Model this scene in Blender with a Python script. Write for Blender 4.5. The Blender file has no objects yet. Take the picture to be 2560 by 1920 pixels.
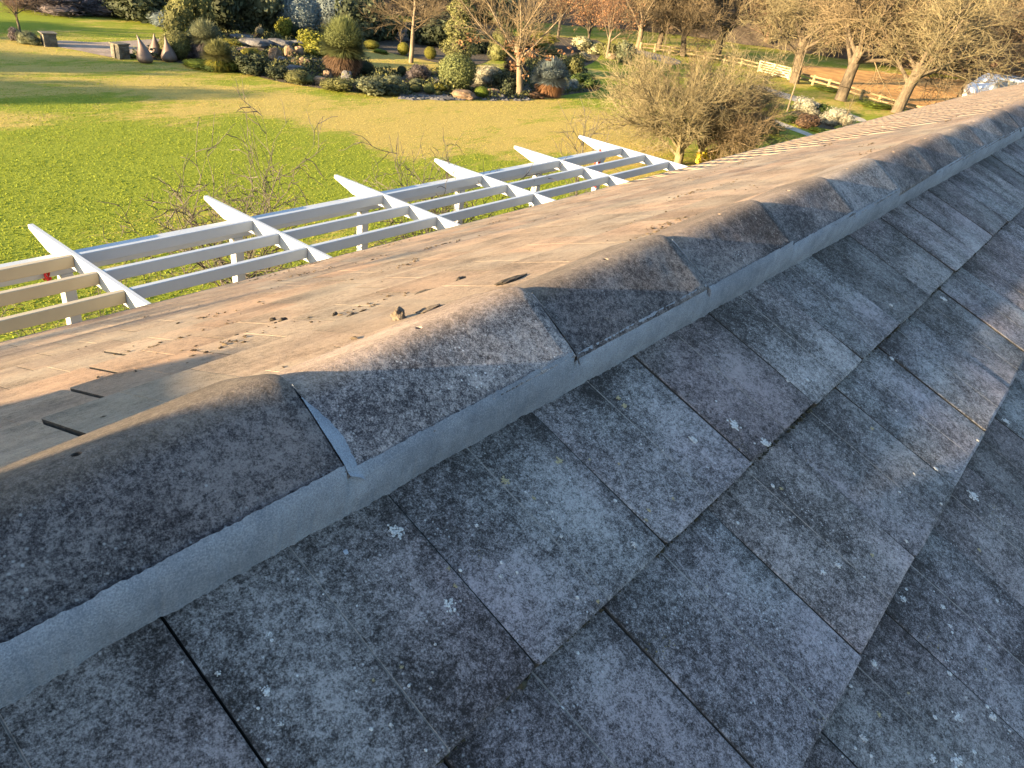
import bpy, math, random
import numpy as np
from mathutils import Vector, Matrix, noise as mnoise
from mathutils.geometry import tessellate_polygon
S = bpy.context.scene
C = S.collection
rng = np.random.default_rng(7)
random.seed(7)
PI = math.pi

# ------------------------------------------------------------------ camera
W0, H0 = 2560, 1920
F0, YAW, PITCH, ROLL = 1889.99, 0.6337, -0.5259, -0.1327
EYE = np.array([0.0, -0.6767, 0.5531])
fw = np.array([math.cos(PITCH)*math.cos(YAW), math.cos(PITCH)*math.sin(YAW), math.sin(PITCH)])
r_ = np.cross(fw, [0, 0, 1]); r_ /= np.linalg.norm(r_)
d_ = np.cross(fw, r_)
right = r_*math.cos(ROLL)+d_*math.sin(ROLL)
down = -r_*math.sin(ROLL)+d_*math.cos(ROLL)
cam = bpy.data.cameras.new('camera'); co = bpy.data.objects.new('camera', cam); C.objects.link(co)
M = Matrix(((right[0], -down[0], -fw[0], EYE[0]), (right[1], -down[1], -fw[1], EYE[1]),
            (right[2], -down[2], -fw[2], EYE[2]), (0, 0, 0, 1)))
co.matrix_world = M
cam.sensor_width = 36; cam.lens = F0/W0*36; cam.clip_start = 0.02; cam.clip_end = 600
S.camera = co

# ------------------------------------------------------------------ light
ALPHA, ELEV = math.radians(15), math.radians(9.02)
to_sun = Vector((-math.cos(ALPHA)*math.cos(ELEV), math.sin(ALPHA)*math.cos(ELEV), math.sin(ELEV)))
w = bpy.data.worlds.new('World'); S.world = w; w.use_nodes = True
wn = w.node_tree; wn.nodes.clear()
sk = wn.nodes.new('ShaderNodeTexSky'); sk.sky_type = 'NISHITA'; sk.sun_disc = False
sk.sun_elevation = ELEV; sk.sun_rotation = math.atan2(to_sun.x, to_sun.y)
sk.air_density = 1.0; sk.dust_density = 1.0; sk.ozone_density = 1.7
bg = wn.nodes.new('ShaderNodeBackground'); bg.inputs[1].default_value = 0.088
wo = wn.nodes.new('ShaderNodeOutputWorld')
wn.links.new(sk.outputs[0], bg.inputs[0]); wn.links.new(bg.outputs[0], wo.inputs[0])
sl = bpy.data.lights.new('sun', 'SUN'); sl.energy = 5.0; sl.angle = math.radians(0.5); sl.color = (1.0, 0.72, 0.39)
so = bpy.data.objects.new('sun', sl); C.objects.link(so)
so.rotation_mode = 'QUATERNION'; so.rotation_quaternion = to_sun.to_track_quat('Z', 'Y')
S.view_settings.view_transform = 'Standard'; S.view_settings.look = 'None'
S.view_settings.exposure = 2.85; S.view_settings.gamma = 1.0
S.view_settings.use_curve_mapping = False

# ------------------------------------------------------------------ geometry constants (metres; x along the ridge, y to the garden side)
TH = 0.416; GA = 0.3042; S1 = 0.4163; JX = 0.5293; TW = 0.3
CX, CL = 0.4577, 0.4571
EY = 3.50; EZ = -EY*math.tan(TH)
GZ = -4.05

def ray(px, py):
    v = fw*F0+right*(px-W0/2)+down*(py-H0/2)
    return v
def ground(px, py, z=GZ):
    v = ray(px, py); t = (z-EYE[2])/v[2]
    p = EYE+v*t
    return p[0], p[1], t*F0/F0*F0   # x, y, depth along view
def mpp(px, py):                     # metres per photo pixel at that ground point
    v = ray(px, py); t = (GZ-EYE[2])/v[2]
    return t

# ------------------------------------------------------------------ object helpers
def tag(o, label=None, cat=None, group=None, kind=None):
    if label: o['label'] = label
    if cat: o['category'] = cat
    if group: o['group'] = group
    if kind: o['kind'] = kind
    return o
def empty(name, loc, rz=0.0):
    o = bpy.data.objects.new(name, None); C.objects.link(o)
    o.location = loc; o.rotation_euler = (0, 0, rz); o.empty_display_size = 0.2
    return o
def link(name, me, parent=None, mat=None):
    o = bpy.data.objects.new(name, me); C.objects.link(o)
    if parent is not None: o.parent = parent
    if mat is not None:
        if len(me.materials) == 0: me.materials.append(mat)
        else:
            o.material_slots[0].link = 'OBJECT'; o.material_slots[0].material = mat
    return o
def mesh(name, V, Fc, mats=(), smooth=False, midx=None):
    me = bpy.data.meshes.new(name)
    V = np.asarray(V, dtype=np.float32)
    if isinstance(Fc, np.ndarray):
        n, k = Fc.shape
        me.vertices.add(len(V)); me.vertices.foreach_set('co', V.ravel())
        me.loops.add(n*k); me.loops.foreach_set('vertex_index', Fc.astype(np.int32).ravel())
        me.polygons.add(n); me.polygons.foreach_set('loop_start', np.arange(0, n*k, k, dtype=np.int32))
        me.polygons.foreach_set('loop_total', np.full(n, k, dtype=np.int32))
        me.update(calc_edges=True); me.validate()
    else:
        me.from_pydata([tuple(v) for v in V], [], Fc); me.update()
    if smooth: me.polygons.foreach_set('use_smooth', [True]*len(me.polygons))
    for m in mats: me.materials.append(m)
    if midx is not None: me.polygons.foreach_set('material_index', np.asarray(midx, dtype=np.int32))
    return me
class MB:
    def __init__(s): s.v = []; s.f = []
    def box(s, x0, x1, y0, y1, z0, z1):
        b = len(s.v)
        s.v += [(x0, y0, z0), (x1, y0, z0), (x1, y1, z0), (x0, y1, z0), (x0, y0, z1), (x1, y0, z1), (x1, y1, z1), (x0, y1, z1)]
        s.f += [(b, b+3, b+2, b+1), (b+4, b+5, b+6, b+7), (b, b+1, b+5, b+4), (b+1, b+2, b+6, b+5), (b+2, b+3, b+7, b+6), (b+3, b, b+4, b+7)]
        return s
    def quad(s, a, b_, c, d):
        b = len(s.v); s.v += [a, b_, c, d]; s.f.append((b, b+1, b+2, b+3)); return s
    def prism(s, prof, ax, a0, a1):
        """prof: list of (u,v); ax 'x' or 'y' extrusion"""
        b = len(s.v); n = len(prof)
        for a in (a0, a1):
            for u, v in prof: s.v.append((a, u, v) if ax == 'x' else (u, a, v))
        for i in range(n):
            j = (i+1) % n; s.f.append((b+i, b+j, b+n+j, b+n+i))
        s.f.append(tuple(b+i for i in reversed(range(n)))); s.f.append(tuple(b+n+i for i in range(n)))
        return s
    def mesh(s, name, mat=None, smooth=False, bevel=0):
        me = mesh(name, s.v, s.f, [mat] if mat else [], smooth)
        if bevel:
            import bmesh
            bm = bmesh.new(); bm.from_mesh(me)
            bmesh.ops.recalc_face_normals(bm, faces=bm.faces)
            bmesh.ops.bevel(bm, geom=list(bm.edges), offset=bevel, segments=1, affect='EDGES')
            bm.to_mesh(me); bm.free()
        return me

# ------------------------------------------------------------------ materials
class NM:
    """small node-material builder"""
    def __init__(s, name, rough=0.9, spec=0.3):
        s.m = bpy.data.materials.new(name); s.m.use_nodes = True
        s.t = s.m.node_tree; s.b = s.t.nodes['Principled BSDF']
        s.b.inputs['Roughness'].default_value = rough
        s.b.inputs['Specular IOR Level'].default_value = spec
        g = s.n('ShaderNodeNewGeometry'); s.pos = g.outputs['Position']; s.geo = g
    def n(s, t): return s.t.nodes.new(t)
    def l(s, a, b): s.t.links.new(a, b)
    def val(s, sock, v):
        if isinstance(v, (int, float)): sock.default_value = v
        elif isinstance(v, tuple): sock.default_value = (*v, 1.0) if len(v) == 3 and len(sock.default_value) == 4 else v
        else: s.l(v, sock)
    def math(s, op, a, b=0.0, clamp=False):
        n = s.n('ShaderNodeMath'); n.operation = op; n.use_clamp = clamp
        s.val(n.inputs[0], a); s.val(n.inputs[1], b); return n.outputs[0]
    def vmath(s, op, a, b):
        n = s.n('ShaderNodeVectorMath'); n.operation = op
        s.val(n.inputs[0], a)
        if isinstance(b, (int, float)): s.val(n.inputs[3], b)
        else: s.val(n.inputs[1], b)
        return n.outputs[0]
    def noise(s, scale, detail=5, rough=0.6, vec=None, dist=0.0):
        n = s.n('ShaderNodeTexNoise'); n.inputs['Scale'].default_value = scale
        n.inputs['Detail'].default_value = detail; n.inputs['Roughness'].default_value = rough
        n.inputs['Distortion'].default_value = dist
        s.l(vec if vec is not None else s.pos, n.inputs['Vector']); return n.outputs[0]
    def voro(s, scale, vec=None, feat='F1', rand=1.0):
        n = s.n('ShaderNodeTexVoronoi'); n.feature = feat; n.inputs['Scale'].default_value = scale
        n.inputs['Randomness'].default_value = rand
        s.l(vec if vec is not None else s.pos, n.inputs['Vector']); return n.outputs[0]
    def ramp(s, f, stops):
        n = s.n('ShaderNodeValToRGB'); e = n.color_ramp.elements
        while len(e) < len(stops): e.new(0.5)
        for k, (p, c) in enumerate(stops):
            e[k].position = p; e[k].color = (*c, 1) if isinstance(c, tuple) else (c, c, c, 1)
        s.l(f, n.inputs[0]); return n.outputs[0]
    def mr(s, f, a, b, c=0.0, d=1.0):
        n = s.n('ShaderNodeMapRange'); s.val(n.inputs[0], f)
        for k, v in zip((1, 2, 3, 4), (a, b, c, d)): s.val(n.inputs[k], v)
        return n.outputs[0]
    def mix(s, f, a, b, mode='MIX'):
        n = s.n('ShaderNodeMix'); n.data_type = 'RGBA'; n.blend_type = mode
        s.val(n.inputs[0], f); s.val(n.inputs[6], a); s.val(n.inputs[7], b); return n.outputs[2]
    def bump(s, h, dist=0.002, strength=1.0, normal=None):
        n = s.n('ShaderNodeBump'); n.inputs['Distance'].default_value = dist; n.inputs['Strength'].default_value = strength
        s.l(h, n.inputs['Height'])
        if normal is not None: s.l(normal, n.inputs['Normal'])
        return n.outputs[0]
    def col(s, c): s.val(s.b.inputs['Base Color'], c)
    def nor(s, n): s.l(n, s.b.inputs['Normal'])
    def oi(s): return s.n('ShaderNodeObjectInfo')

def tile_material(name, dark, mid, light, warm, groove=False, crackle_lit_crest=False, spots=1.0, wear=False, stain=False):
    m = NM(name, 0.92, 0.25)
    oi = m.oi()
    off = m.vmath('SCALE', oi.outputs['Color'], 0.0 if stain else 23.0)
    p = m.vmath('ADD', m.pos, off)
    big = m.noise(5, 4, 0.6, p)
    mott = m.noise(60, 8, 0.74, p)
    fine = m.noise(420, 3, 0.75, p)
    grit = m.noise(150, 7, 0.88, p)
    a = m.math('MULTIPLY', m.math('ADD', m.math('MULTIPLY', m.math('SUBTRACT', big, 0.5), 1.5), 0.5), 0.50); b = m.math('MULTIPLY', mott, 0.80)
    f = m.math('ADD', a, b); f = m.math('ADD', f, m.math('MULTIPLY', m.math('SUBTRACT', fine, 0.5), 0.9))
    f = m.math('ADD', f, m.math('MULTIPLY', m.math('SUBTRACT', grit, 0.5), 0.55 if stain else 1.25))
    tc = m.n('ShaderNodeTexCoord'); sx = m.n('ShaderNodeSeparateXYZ'); m.l(tc.outputs['Object'], sx.inputs[0])
    if wear:
        wy = m.mr(sx.outputs[1], 0.08, 0.30, -0.06, 0.04); ax = m.math('ABSOLUTE', m.math('SUBTRACT', m.math('ABSOLUTE', sx.outputs[0]), 0.075))
        f = m.math('ADD', f, m.math('ADD', wy, m.mr(ax, 0.0, 0.075, 0.03, -0.035)))
    base = m.ramp(f, [(0.44, dark), (0.60, mid), (0.88, light)])
    base = m.mix(m.mr(m.noise(2.3, 3, 0.5, p), 0.42, 0.62), base, m.mix(1.0, base, warm, 'MULTIPLY'))
    if stain:
        mp = m.n('ShaderNodeMapping'); mp.inputs['Scale'].default_value = (0.9, 5.0, 5.0); mp.inputs['Rotation'].default_value = (0, 0, 0.12); m.l(m.pos, mp.inputs[0])
        base = m.mix(m.mr(m.noise(1.6, 6, 0.72, mp.outputs[0]), 0.50, 0.66, 0, 0.50), base, m.mix(1.0, base, (0.42, 0.43, 0.50), 'MULTIPLY'))
    # pale crusty flecks, small and larger
    v1 = m.math('SUBTRACT', 1.0, m.mr(m.voro(120, p), 0.10, 0.24))
    g1 = m.mr(m.noise(14, 3, 0.6, p), 0.50, 0.66)
    base = m.mix(m.math('MULTIPLY', m.math('MULTIPLY', v1, g1), 0.75*spots), base, (0.42, 0.44, 0.45))
    sp = m.mr(m.noise(520, 2, 0.6, p), 0.69, 0.76)
    base = m.mix(m.math('MULTIPLY', sp, 0.55*spots), base, (0.34, 0.36, 0.38))
    # dark pits
    pit = m.math('SUBTRACT', 1.0, m.mr(m.voro(75, p), 0.05, 0.17))
    base = m.mix(m.math('MULTIPLY', pit, m.mr(m.noise(9, 2, 0.5, p), 0.5, 0.62, 0, 0.6)), base, (0.015, 0.016, 0.018))
    # yellow lichen
    yl = m.math('MULTIPLY', m.math('SUBTRACT', 1.0, m.mr(m.voro(170, p), 0.16, 0.30)), m.mr(m.noise(7.5, 4, 0.65, p), 0.635, 0.70))
    base = m.mix(m.math('MULTIPLY', yl, 0.75), base, (0.16, 0.125, 0.025))
    if crackle_lit_crest:
        lit_crest = m.math('ADD', sx.outputs[1], m.math('MULTIPLY', m.math('SUBTRACT', grit, 0.5), 0.03))  # sunlit warmth along the crest is painted into the cap colour
        base = m.mix(m.mr(lit_crest, -0.034, -0.006, 0.0, 0.80), base, m.mix(1.0, m.ramp(f, [(0.4, (0.45, 0.45, 0.45)), (0.9, (1.3, 1.3, 1.3))]), (0.215, 0.172, 0.135), 'MULTIPLY'))
    if groove:
        base = m.mix(m.mr(m.noise(45, 4, 0.7, p), 0.34, 0.56, 0.08, 0.62), base, (0.26, 0.255, 0.245))
    base = m.mix(1.0, base, m.mix(0.0, oi.outputs['Color'], (1, 1, 1)), 'MULTIPLY') if False else base
    tone = m.n('ShaderNodeSeparateColor'); m.l(oi.outputs['Color'], tone.inputs[0])
    tn = m.mr(tone.outputs[2], 0.0, 1.0, 0.52, 1.42)
    cc = m.n('ShaderNodeCombineColor'); 
    m.l(m.math('MULTIPLY', tn, m.mr(tone.outputs[0], 0, 1, 0.95, 1.07)), cc.inputs[0]); m.l(tn, cc.inputs[1])
    m.l(m.math('MULTIPLY', tn, m.mr(tone.outputs[0], 0, 1, 1.05, 0.99)), cc.inputs[2])
    base = m.mix(1.0, base, cc.outputs[0], 'MULTIPLY')
    m.col(base)
    n1 = m.bump(mott, 0.0045, 0.45)
    n2 = m.bump(fine, 0.0016, 0.6, n1)
    if crackle_lit_crest:
        ck = m.voro(230, p, 'DISTANCE_TO_EDGE')
        n2 = m.bump(m.mr(ck, 0.0, 0.10), 0.0005, 0.35, n2)
    m.nor(n2)
    return m.m

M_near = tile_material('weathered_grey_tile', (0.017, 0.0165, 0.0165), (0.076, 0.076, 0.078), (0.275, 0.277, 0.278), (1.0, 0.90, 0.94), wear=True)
M_neargroove = tile_material('tile_groove', (0.05, 0.05, 0.05), (0.13, 0.13, 0.13), (0.25, 0.25, 0.24), (1, 0.95, 0.93), groove=True)
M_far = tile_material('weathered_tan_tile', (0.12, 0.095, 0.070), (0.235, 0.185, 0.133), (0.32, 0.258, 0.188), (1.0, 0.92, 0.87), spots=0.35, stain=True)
M_cap = tile_material('ridge_cap_concrete', (0.014, 0.014, 0.017), (0.062, 0.062, 0.068), (0.24, 0.236, 0.235), (1.0, 0.92, 0.92), crackle_lit_crest=True, spots=1.1)

def simple(name, c, rough=0.8, var=0.25, scale=8, bumpd=0.0, bscale=60, spec=0.3, c2=None, detail=5):
    m = NM(name, rough, spec)
    n = m.noise(scale, detail, 0.6)
    c2 = c2 or tuple(x*(1-var) for x in c); c3 = tuple(min(1, x*(1+var)) for x in c)
    m.col(m.ramp(n, [(0.32, c2), (0.68, c3)]))
    if bumpd: m.nor(m.bump(m.noise(bscale, 5, 0.65), bumpd, 0.8))
    return m.m
def mortar():
    m = NM('grey_pointing_mortar', 0.85, 0.3)
    f = m.noise(480, 4, 0.85); g = m.noise(30, 5, 0.6); b = m.noise(3.1, 3, 0.5)
    x = m.math('ADD', m.math('MULTIPLY', f, 0.60), m.math('ADD', m.math('MULTIPLY', g, 0.20), m.math('MULTIPLY', b, 0.2)))
    m.col(m.ramp(x, [(0.38, (0.07, 0.085, 0.115)), (0.5, (0.145, 0.170, 0.215)), (0.62, (0.25, 0.285, 0.34))]))
    st = m.n('ShaderNodeMapping'); st.inputs['Scale'].default_value = (1.0, 0.25, 0.25); m.l(m.pos, st.inputs[0])
    m.nor(m.bump(f, 0.0013, 0.8, m.bump(m.noise(70, 4, 0.6, st.outputs[0]), 0.0025, 0.35)))
    return m.m
M_mortar = mortar()
M_under = simple('roof_underlay', (0.012, 0.012, 0.013), 0.95)
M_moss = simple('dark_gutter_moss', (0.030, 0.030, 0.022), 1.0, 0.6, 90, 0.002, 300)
M_edge = simple('dark_tile_edge', (0.030, 0.029, 0.028), 1.0, 0.5, 60)  # near-black sides and noses of the tiles
M_gutter = simple('charcoal_gutter', (0.03, 0.032, 0.036), 0.45, 0.15, 6, spec=0.5)
M_brick = simple('house_render', (0.34, 0.30, 0.25), 0.9, 0.2, 3, 0.003)
def paint(name, c):
    m = NM(name, 0.5, 0.4)
    n = m.noise(7, 5, 0.7); d = m.noise(40, 4, 0.7)
    base = m.mix(m.mr(n, 0.45, 0.75, 0, 0.35), c, tuple(x*0.8 for x in c))
    base = m.mix(m.mr(d, 0.66, 0.72, 0, 0.35), base, (0.30, 0.30, 0.27))
    m.col(base); m.nor(m.bump(m.noise(120, 3, 0.5), 0.0006, 0.4)); return m.m
M_white = paint('white_timber_paint', (0.35, 0.385, 0.43))
M_cream = paint('cream_timber_paint', (0.40, 0.34, 0.235))
M_red = simple('red_cord', (0.40, 0.02, 0.02), 0.8)

def bark(name, a, b, s=14):
    m = NM(name, 0.95, 0.15)
    st = m.n('ShaderNodeMapping'); st.inputs['Scale'].default_value = (1, 1, 0.25); m.l(m.pos, st.inputs[0])
    n = m.noise(s, 5, 0.7, st.outputs[0]); l = m.noise(2.2, 3, 0.6)
    c = m.ramp(n, [(0.35, a), (0.68, b)])
    c = m.mix(m.mr(l, 0.5, 0.72, 0, 0.6), c, tuple((x*1.15) for x in b))
    m.col(c); m.nor(m.bump(n, 0.02, 0.5)); return m.m
B_grey = bark('grey_bark', (0.045, 0.036, 0.027), (0.12, 0.098, 0.07))
B_tan = bark('tan_twigs', (0.085, 0.066, 0.042), (0.17, 0.135, 0.085))
B_dark = bark('dark_twigs', (0.045, 0.037, 0.028), (0.10, 0.083, 0.06))
B_red = bark('reddish_twigs', (0.085, 0.055, 0.04), (0.155, 0.105, 0.075))
B_lichen = bark('lichen_twigs', (0.08, 0.068, 0.040), (0.19, 0.165, 0.10))
B_pale = bark('pale_trunk_bark', (0.09, 0.072, 0.052), (0.17, 0.14, 0.10))

def leafmat(name, c, c2=None, trans=0.35, scale=6):
    m = NM(name, 0.7, 0.2)
    c2 = c2 or tuple(x*0.5 for x in c)
    n = m.noise(scale, 3, 0.6); ri = m.geo.outputs['Random Per Island']
    f = m.math('ADD', m.math('MULTIPLY', n, 0.6), m.math('MULTIPLY', ri, 0.5))
    col = m.ramp(f, [(0.3, c2), (0.62, c), (0.85, tuple(min(1, x*1.35) for x in c))])
    m.col(col)
    tr = m.n('ShaderNodeBsdfTranslucent'); m.l(col, tr.inputs[0])
    mx = m.n('ShaderNodeMixShader'); mx.inputs[0].default_value = trans
    out = [n for n in m.t.nodes if n.type == 'OUTPUT_MATERIAL'][0]
    m.l(m.b.outputs[0], mx.inputs[1]); m.l(tr.outputs[0], mx.inputs[2]); m.l(mx.outputs[0], out.inputs[0])
    return m.m
L = {
 'olive': leafmat('olive_leaves', (0.125, 0.13, 0.05)),
 'bright': leafmat('yellow_green_leaves', (0.16, 0.165, 0.025)),
 'green': leafmat('mid_green_leaves', (0.055, 0.085, 0.022)),
 'dark': leafmat('dark_green_leaves', (0.046, 0.058, 0.032), trans=0.3),
 'grey': leafmat('grey_green_leaves', (0.13, 0.145, 0.085)),
 'silver': leafmat('silver_leaves', (0.27, 0.26, 0.20), (0.12, 0.12, 0.09)),
 'blue': leafmat('blue_grey_leaves', (0.15, 0.19, 0.20), (0.08, 0.10, 0.11)),
 'purple': leafmat('purple_grey_twigs', (0.105, 0.090, 0.095)),
 'brown': leafmat('dry_brown_leaves', (0.13, 0.085, 0.055), (0.06, 0.04, 0.03)),
 'rust': leafmat('rusty_dead_leaves', (0.21, 0.115, 0.06), (0.12, 0.065, 0.035)),
 'whitef': leafmat('white_flowers', (0.29, 0.28, 0.225), (0.16, 0.16, 0.12)),
 'lime': leafmat('lime_green_leaves', (0.11, 0.15, 0.022)),
 'yellow': leafmat('yellow_flowers', (0.62, 0.50, 0.05), (0.30, 0.28, 0.04)),
 'cream': leafmat('cream_flowers', (0.36, 0.35, 0.22), (0.14, 0.15, 0.08)),
 'topiary': leafmat('clipped_grey_green_leaves', (0.135, 0.155, 0.060), (0.06, 0.075, 0.03)),
 'box': leafmat('clipped_box_leaves', (0.17, 0.165, 0.028), (0.08, 0.08, 0.02)),
}
M_rock = simple('warm_boulder', (0.15, 0.105, 0.07), 0.95, 0.45, 3, 0.05, 8)
M_rockg = simple('grey_boulder', (0.085, 0.085, 0.09), 0.95, 0.4, 3, 0.05, 8)
M_bronze = simple('aged_bronze', (0.085, 0.058, 0.048), 0.5, 0.3, 3, spec=0.5)
M_stone = simple('stacked_fieldstone', (0.10, 0.095, 0.08), 0.95, 0.55, 5, 0.02, 20)
M_rail = simple('weathered_rail_timber', (0.19, 0.15, 0.085), 0.9, 0.3, 4)
M_gatew = simple('pale_gate_timber', (0.34, 0.29, 0.20), 0.8, 0.15, 4)

# ------------------------------------------------------------------ ground
def lawn_mat():
    m = NM('lawn_grass', 0.95, 0.1)
    at = m.n('ShaderNodeAttribute'); at.attribute_name = 'lush'
    g = at.outputs['Fac']
    st = m.n('ShaderNodeMapping'); st.inputs['Rotation'].default_value = (0, 0, -0.9); st.inputs['Scale'].default_value = (0.6, 1.8, 1); m.l(m.pos, st.inputs[0])
    n1 = m.noise(0.55, 6, 0.7, st.outputs[0]); n2 = m.noise(3.2, 6, 0.75, st.outputs[0]); n3 = m.noise(26, 5, 0.7)
    f = m.math('ADD', g, m.math('ADD', m.math('MULTIPLY', m.math('SUBTRACT', n1, 0.5), 1.8), m.math('MULTIPLY', m.math('SUBTRACT', n2, 0.5), 1.5)))
    straw = m.ramp(n3, [(0.3, (0.26, 0.20, 0.055)), (0.7, (0.42, 0.34, 0.105))])
    green = m.ramp(n3, [(0.3, (0.135, 0.170, 0.016)), (0.7, (0.21, 0.245, 0.028))])
    c = m.mix(m.mr(f, 0.30, 0.62), straw, green)
    m.col(c)
    m.nor(m.bump(n3, 0.02, 0.7, m.bump(m.noise(5, 5, 0.7, st.outputs[0]), 0.06, 0.5)))
    return m.m
M_lawn = lawn_mat()
def blade_mat():
    m = NM('grass_blades', 0.8, 0.15)
    at = m.n('ShaderNodeAttribute'); at.attribute_name = 'lush'
    ri = m.geo.outputs['Random Per Island']
    straw = m.mix(ri, (0.28, 0.215, 0.06), (0.42, 0.33, 0.10)); green = m.mix(ri, (0.16, 0.20, 0.020), (0.205, 0.245, 0.030))
    c = m.mix(at.outputs['Fac'], straw, green)
    m.col(c)
    tr = m.n('ShaderNodeBsdfTranslucent'); m.l(c, tr.inputs[0])
    mx = m.n('ShaderNodeMixShader'); mx.inputs[0].default_value = 0.4
    out = [n for n in m.t.nodes if n.type == 'OUTPUT_MATERIAL'][0]
    m.l(m.b.outputs[0], mx.inputs[1]); m.l(tr.outputs[0], mx.inputs[2]); m.l(mx.outputs[0], out.inputs[0])
    return m.m
M_blade = blade_mat()
M_bed = simple('dark_bark_mulch', (0.055, 0.045, 0.034), 1.0, 0.6, 9, 0.03, 30)
M_drive = simple('pinkish_gravel_drive', (0.24, 0.19, 0.155), 0.95, 0.25, 2.5, 0.01, 30)
M_path = simple('pale_gravel_path', (0.36, 0.33, 0.28), 0.95, 0.2, 4, 0.01, 40)
M_pad = simple('ploughed_orange_brown_paddock', (0.42, 0.225, 0.07), 1.0, 0.4, 0.9, 0.08, 3)
M_hill = simple('leaf_litter_hillside', (0.075, 0.058, 0.042), 1.0, 0.5, 0.35, 0.3, 1.5)
M_leaf = simple('fallen_leaf_litter', (0.06, 0.045, 0.03), 1.0, 0.6, 20)
M_asph = simple('grey_road', (0.14, 0.14, 0.15), 0.9, 0.2, 1)

# control points (photo pixel, lushness) turned into places on the lawn
ctl = [((0, 430), 1), ((200, 400), 1), ((500, 380), 1), ((700, 420), 1), ((1000, 480), 1), ((900, 420), .9), ((1150, 470), .9), ((300, 330), .95), ((100, 330), .8),
       ((30, 310), .35), ((150, 262), .8), ((270, 265), .7), ((380, 290), .35), ((450, 280), .2), ((560, 300), .6), ((620, 320), .95), ((60, 300), .4), ((700, 330), .75),
       ((100, 215), .25), ((300, 205), .3), ((500, 235), .12), ((700, 245), .1), ((700, 280), .25), ((850, 300), .05), ((950, 350), .08), ((850, 350), .75), ((1050, 300), .15), ((1060, 380), .25),
       ((1200, 290), .2), ((1100, 400), .6), ((1250, 380), .35), ((1350, 330), .2), ((1450, 300), .2), ((1300, 350), .3), ((1500, 350), .1), ((1200, 410), .7), ((1500, 260), .7), ((1560, 240), .75), ((1560, 210), .8), ((1480, 160), .9),
       ((1380, 262), .3), ((1500, 190), .35), ((1000, 260), .3), ((850, 232), .75), ((700, 215), .5), ((560, 195), .55), ((400, 170), .35), ((200, 170), .35), ((50, 130), .3), ((350, 150), .4),
       ((100, 50), .9), ((250, 60), .6), ((400, 95), .6), ((950, 158), .1), ((1060, 165), .15), ((880, 135), .3), ((1900, 240), .45), ((2050, 260), .5), ((2150, 290), .6), ((1700, 130), .4), ((1850, 350), .7), ((1800, 380), .6), ((1620, 128), .6), ((1350, 460), .8), ((1600, 440), .3), ((60, 600), .9), ((200, 620), .6), ((700, 600), .6), ((1500, 400), .4)]
cp = np.array([ground(a, b)[:2] for (a, b), _ in ctl]); cv = np.array([v for _, v in ctl])
def lush(x, y):
    d = (x[:, None]-cp[None, :, 0])**2+(y[:, None]-cp[None, :, 1])**2
    rr = np.sqrt(x**2+y**2)[:, None]
    wgt = 1/(d+(0.02*rr)**2+0.02)**2
    return (wgt*cv).sum(1)/wgt.sum(1)
def grid(x0, x1, nx, y0, y1, ny, pw=1.0):
    xs = x0+(x1-x0)*np.linspace(0, 1, nx)**pw; ys = y0+(y1-y0)*np.linspace(0, 1, ny)**pw
    X, Y = np.meshgrid(xs, ys, indexing='ij'); X = X.ravel(); Y = Y.ravel()
    i = np.arange(nx-1)[:, None]*ny+np.arange(ny-1)[None, :]
    i = i.ravel(); Fc = np.stack([i, i+ny, i+ny+1, i+1], 1)
    return X, Y, Fc
X, Y, Fc = grid(-60, 420, 300, -60, 420, 300, 2.0)
Z = np.full_like(X, GZ)
me = mesh('ground', np.stack([X, Y, Z], 1), Fc, [M_lawn])
a = me.attributes.new('lush', 'FLOAT', 'POINT'); a.data.foreach_set('value', lush(X, Y).astype(np.float32))
o = link('ground', me); tag(o, kind='structure')
# finely gridded lawn where the picture looks
X, Y, Fc = grid(-2, 66, 260, 4.2, 60, 260, 1.0)
me = mesh('lawn', np.stack([X, Y, np.full_like(X, GZ+.004)], 1), Fc, [M_lawn])
a = me.attributes.new('lush', 'FLOAT', 'POINT'); a.data.foreach_set('value', lush(X, Y).astype(np.float32))
tag(link('lawn', me), kind='structure')

def sheet(name, pts, z, mat, px=True, sub=True):
    P = [ground(*p)[:2] for p in pts] if px else pts
    # smooth the outline a little
    Q = []
    n = len(P)
    for i in range(n):
        a_, b_, c_, d_ = (np.array(P[(i+k-1) % n]) for k in range(4))
        for t in (0, .25, .5, .75):
            Q.append(0.5*((2*b_)+(-a_+c_)*t+(2*a_-5*b_+4*c_-d_)*t*t+(-a_+3*b_-3*c_+d_)*t**3))
    V = [Vector((q[0], q[1], GZ+z)) for q in Q]
    T = tessellate_polygon([V])
    me = mesh(name, [tuple(v) for v in V], [tuple(t) for t in T], [mat])
    import bmesh
    bm = bmesh.new(); bm.from_mesh(me); bmesh.ops.recalc_face_normals(bm, faces=bm.faces)
    if bm.faces and sum(f.normal.z for f in bm.faces) < 0: bmesh.ops.reverse_faces(bm, faces=bm.faces)
    bm.to_mesh(me); bm.free()
    return tag(link(name, me), kind='structure'), [(v.x, v.y) for v in V]
sheet('unseen_grey_ground', [(-30, -40), (60, -40), (60, -3.2), (-30, -3.2)], .012, M_asph, px=False)  # unseen grey sheet added to keep green lawn bounce off the mortar
_, bed_poly = sheet('garden_bed', [(330, 140), (480, 162), (600, 182), (700, 205), (820, 224), (930, 234), (1060, 244), (1200, 250), (1330, 247), (1440, 234), (1500, 222), (1470, 190), (1440, 160), (1400, 140), (1330, 150), (1200, 190), (1090, 178), (1010, 178), (935, 172), (905, 130), (890, 90), (700, 60), (600, 55), (500, 75), (420, 95), (420, 118)], .008, M_bed)
sheet('garden_bed', [(1985, 300), (2080, 325), (2130, 312), (2120, 290), (2060, 270), (1965, 282)], .008, M_bed)
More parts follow.
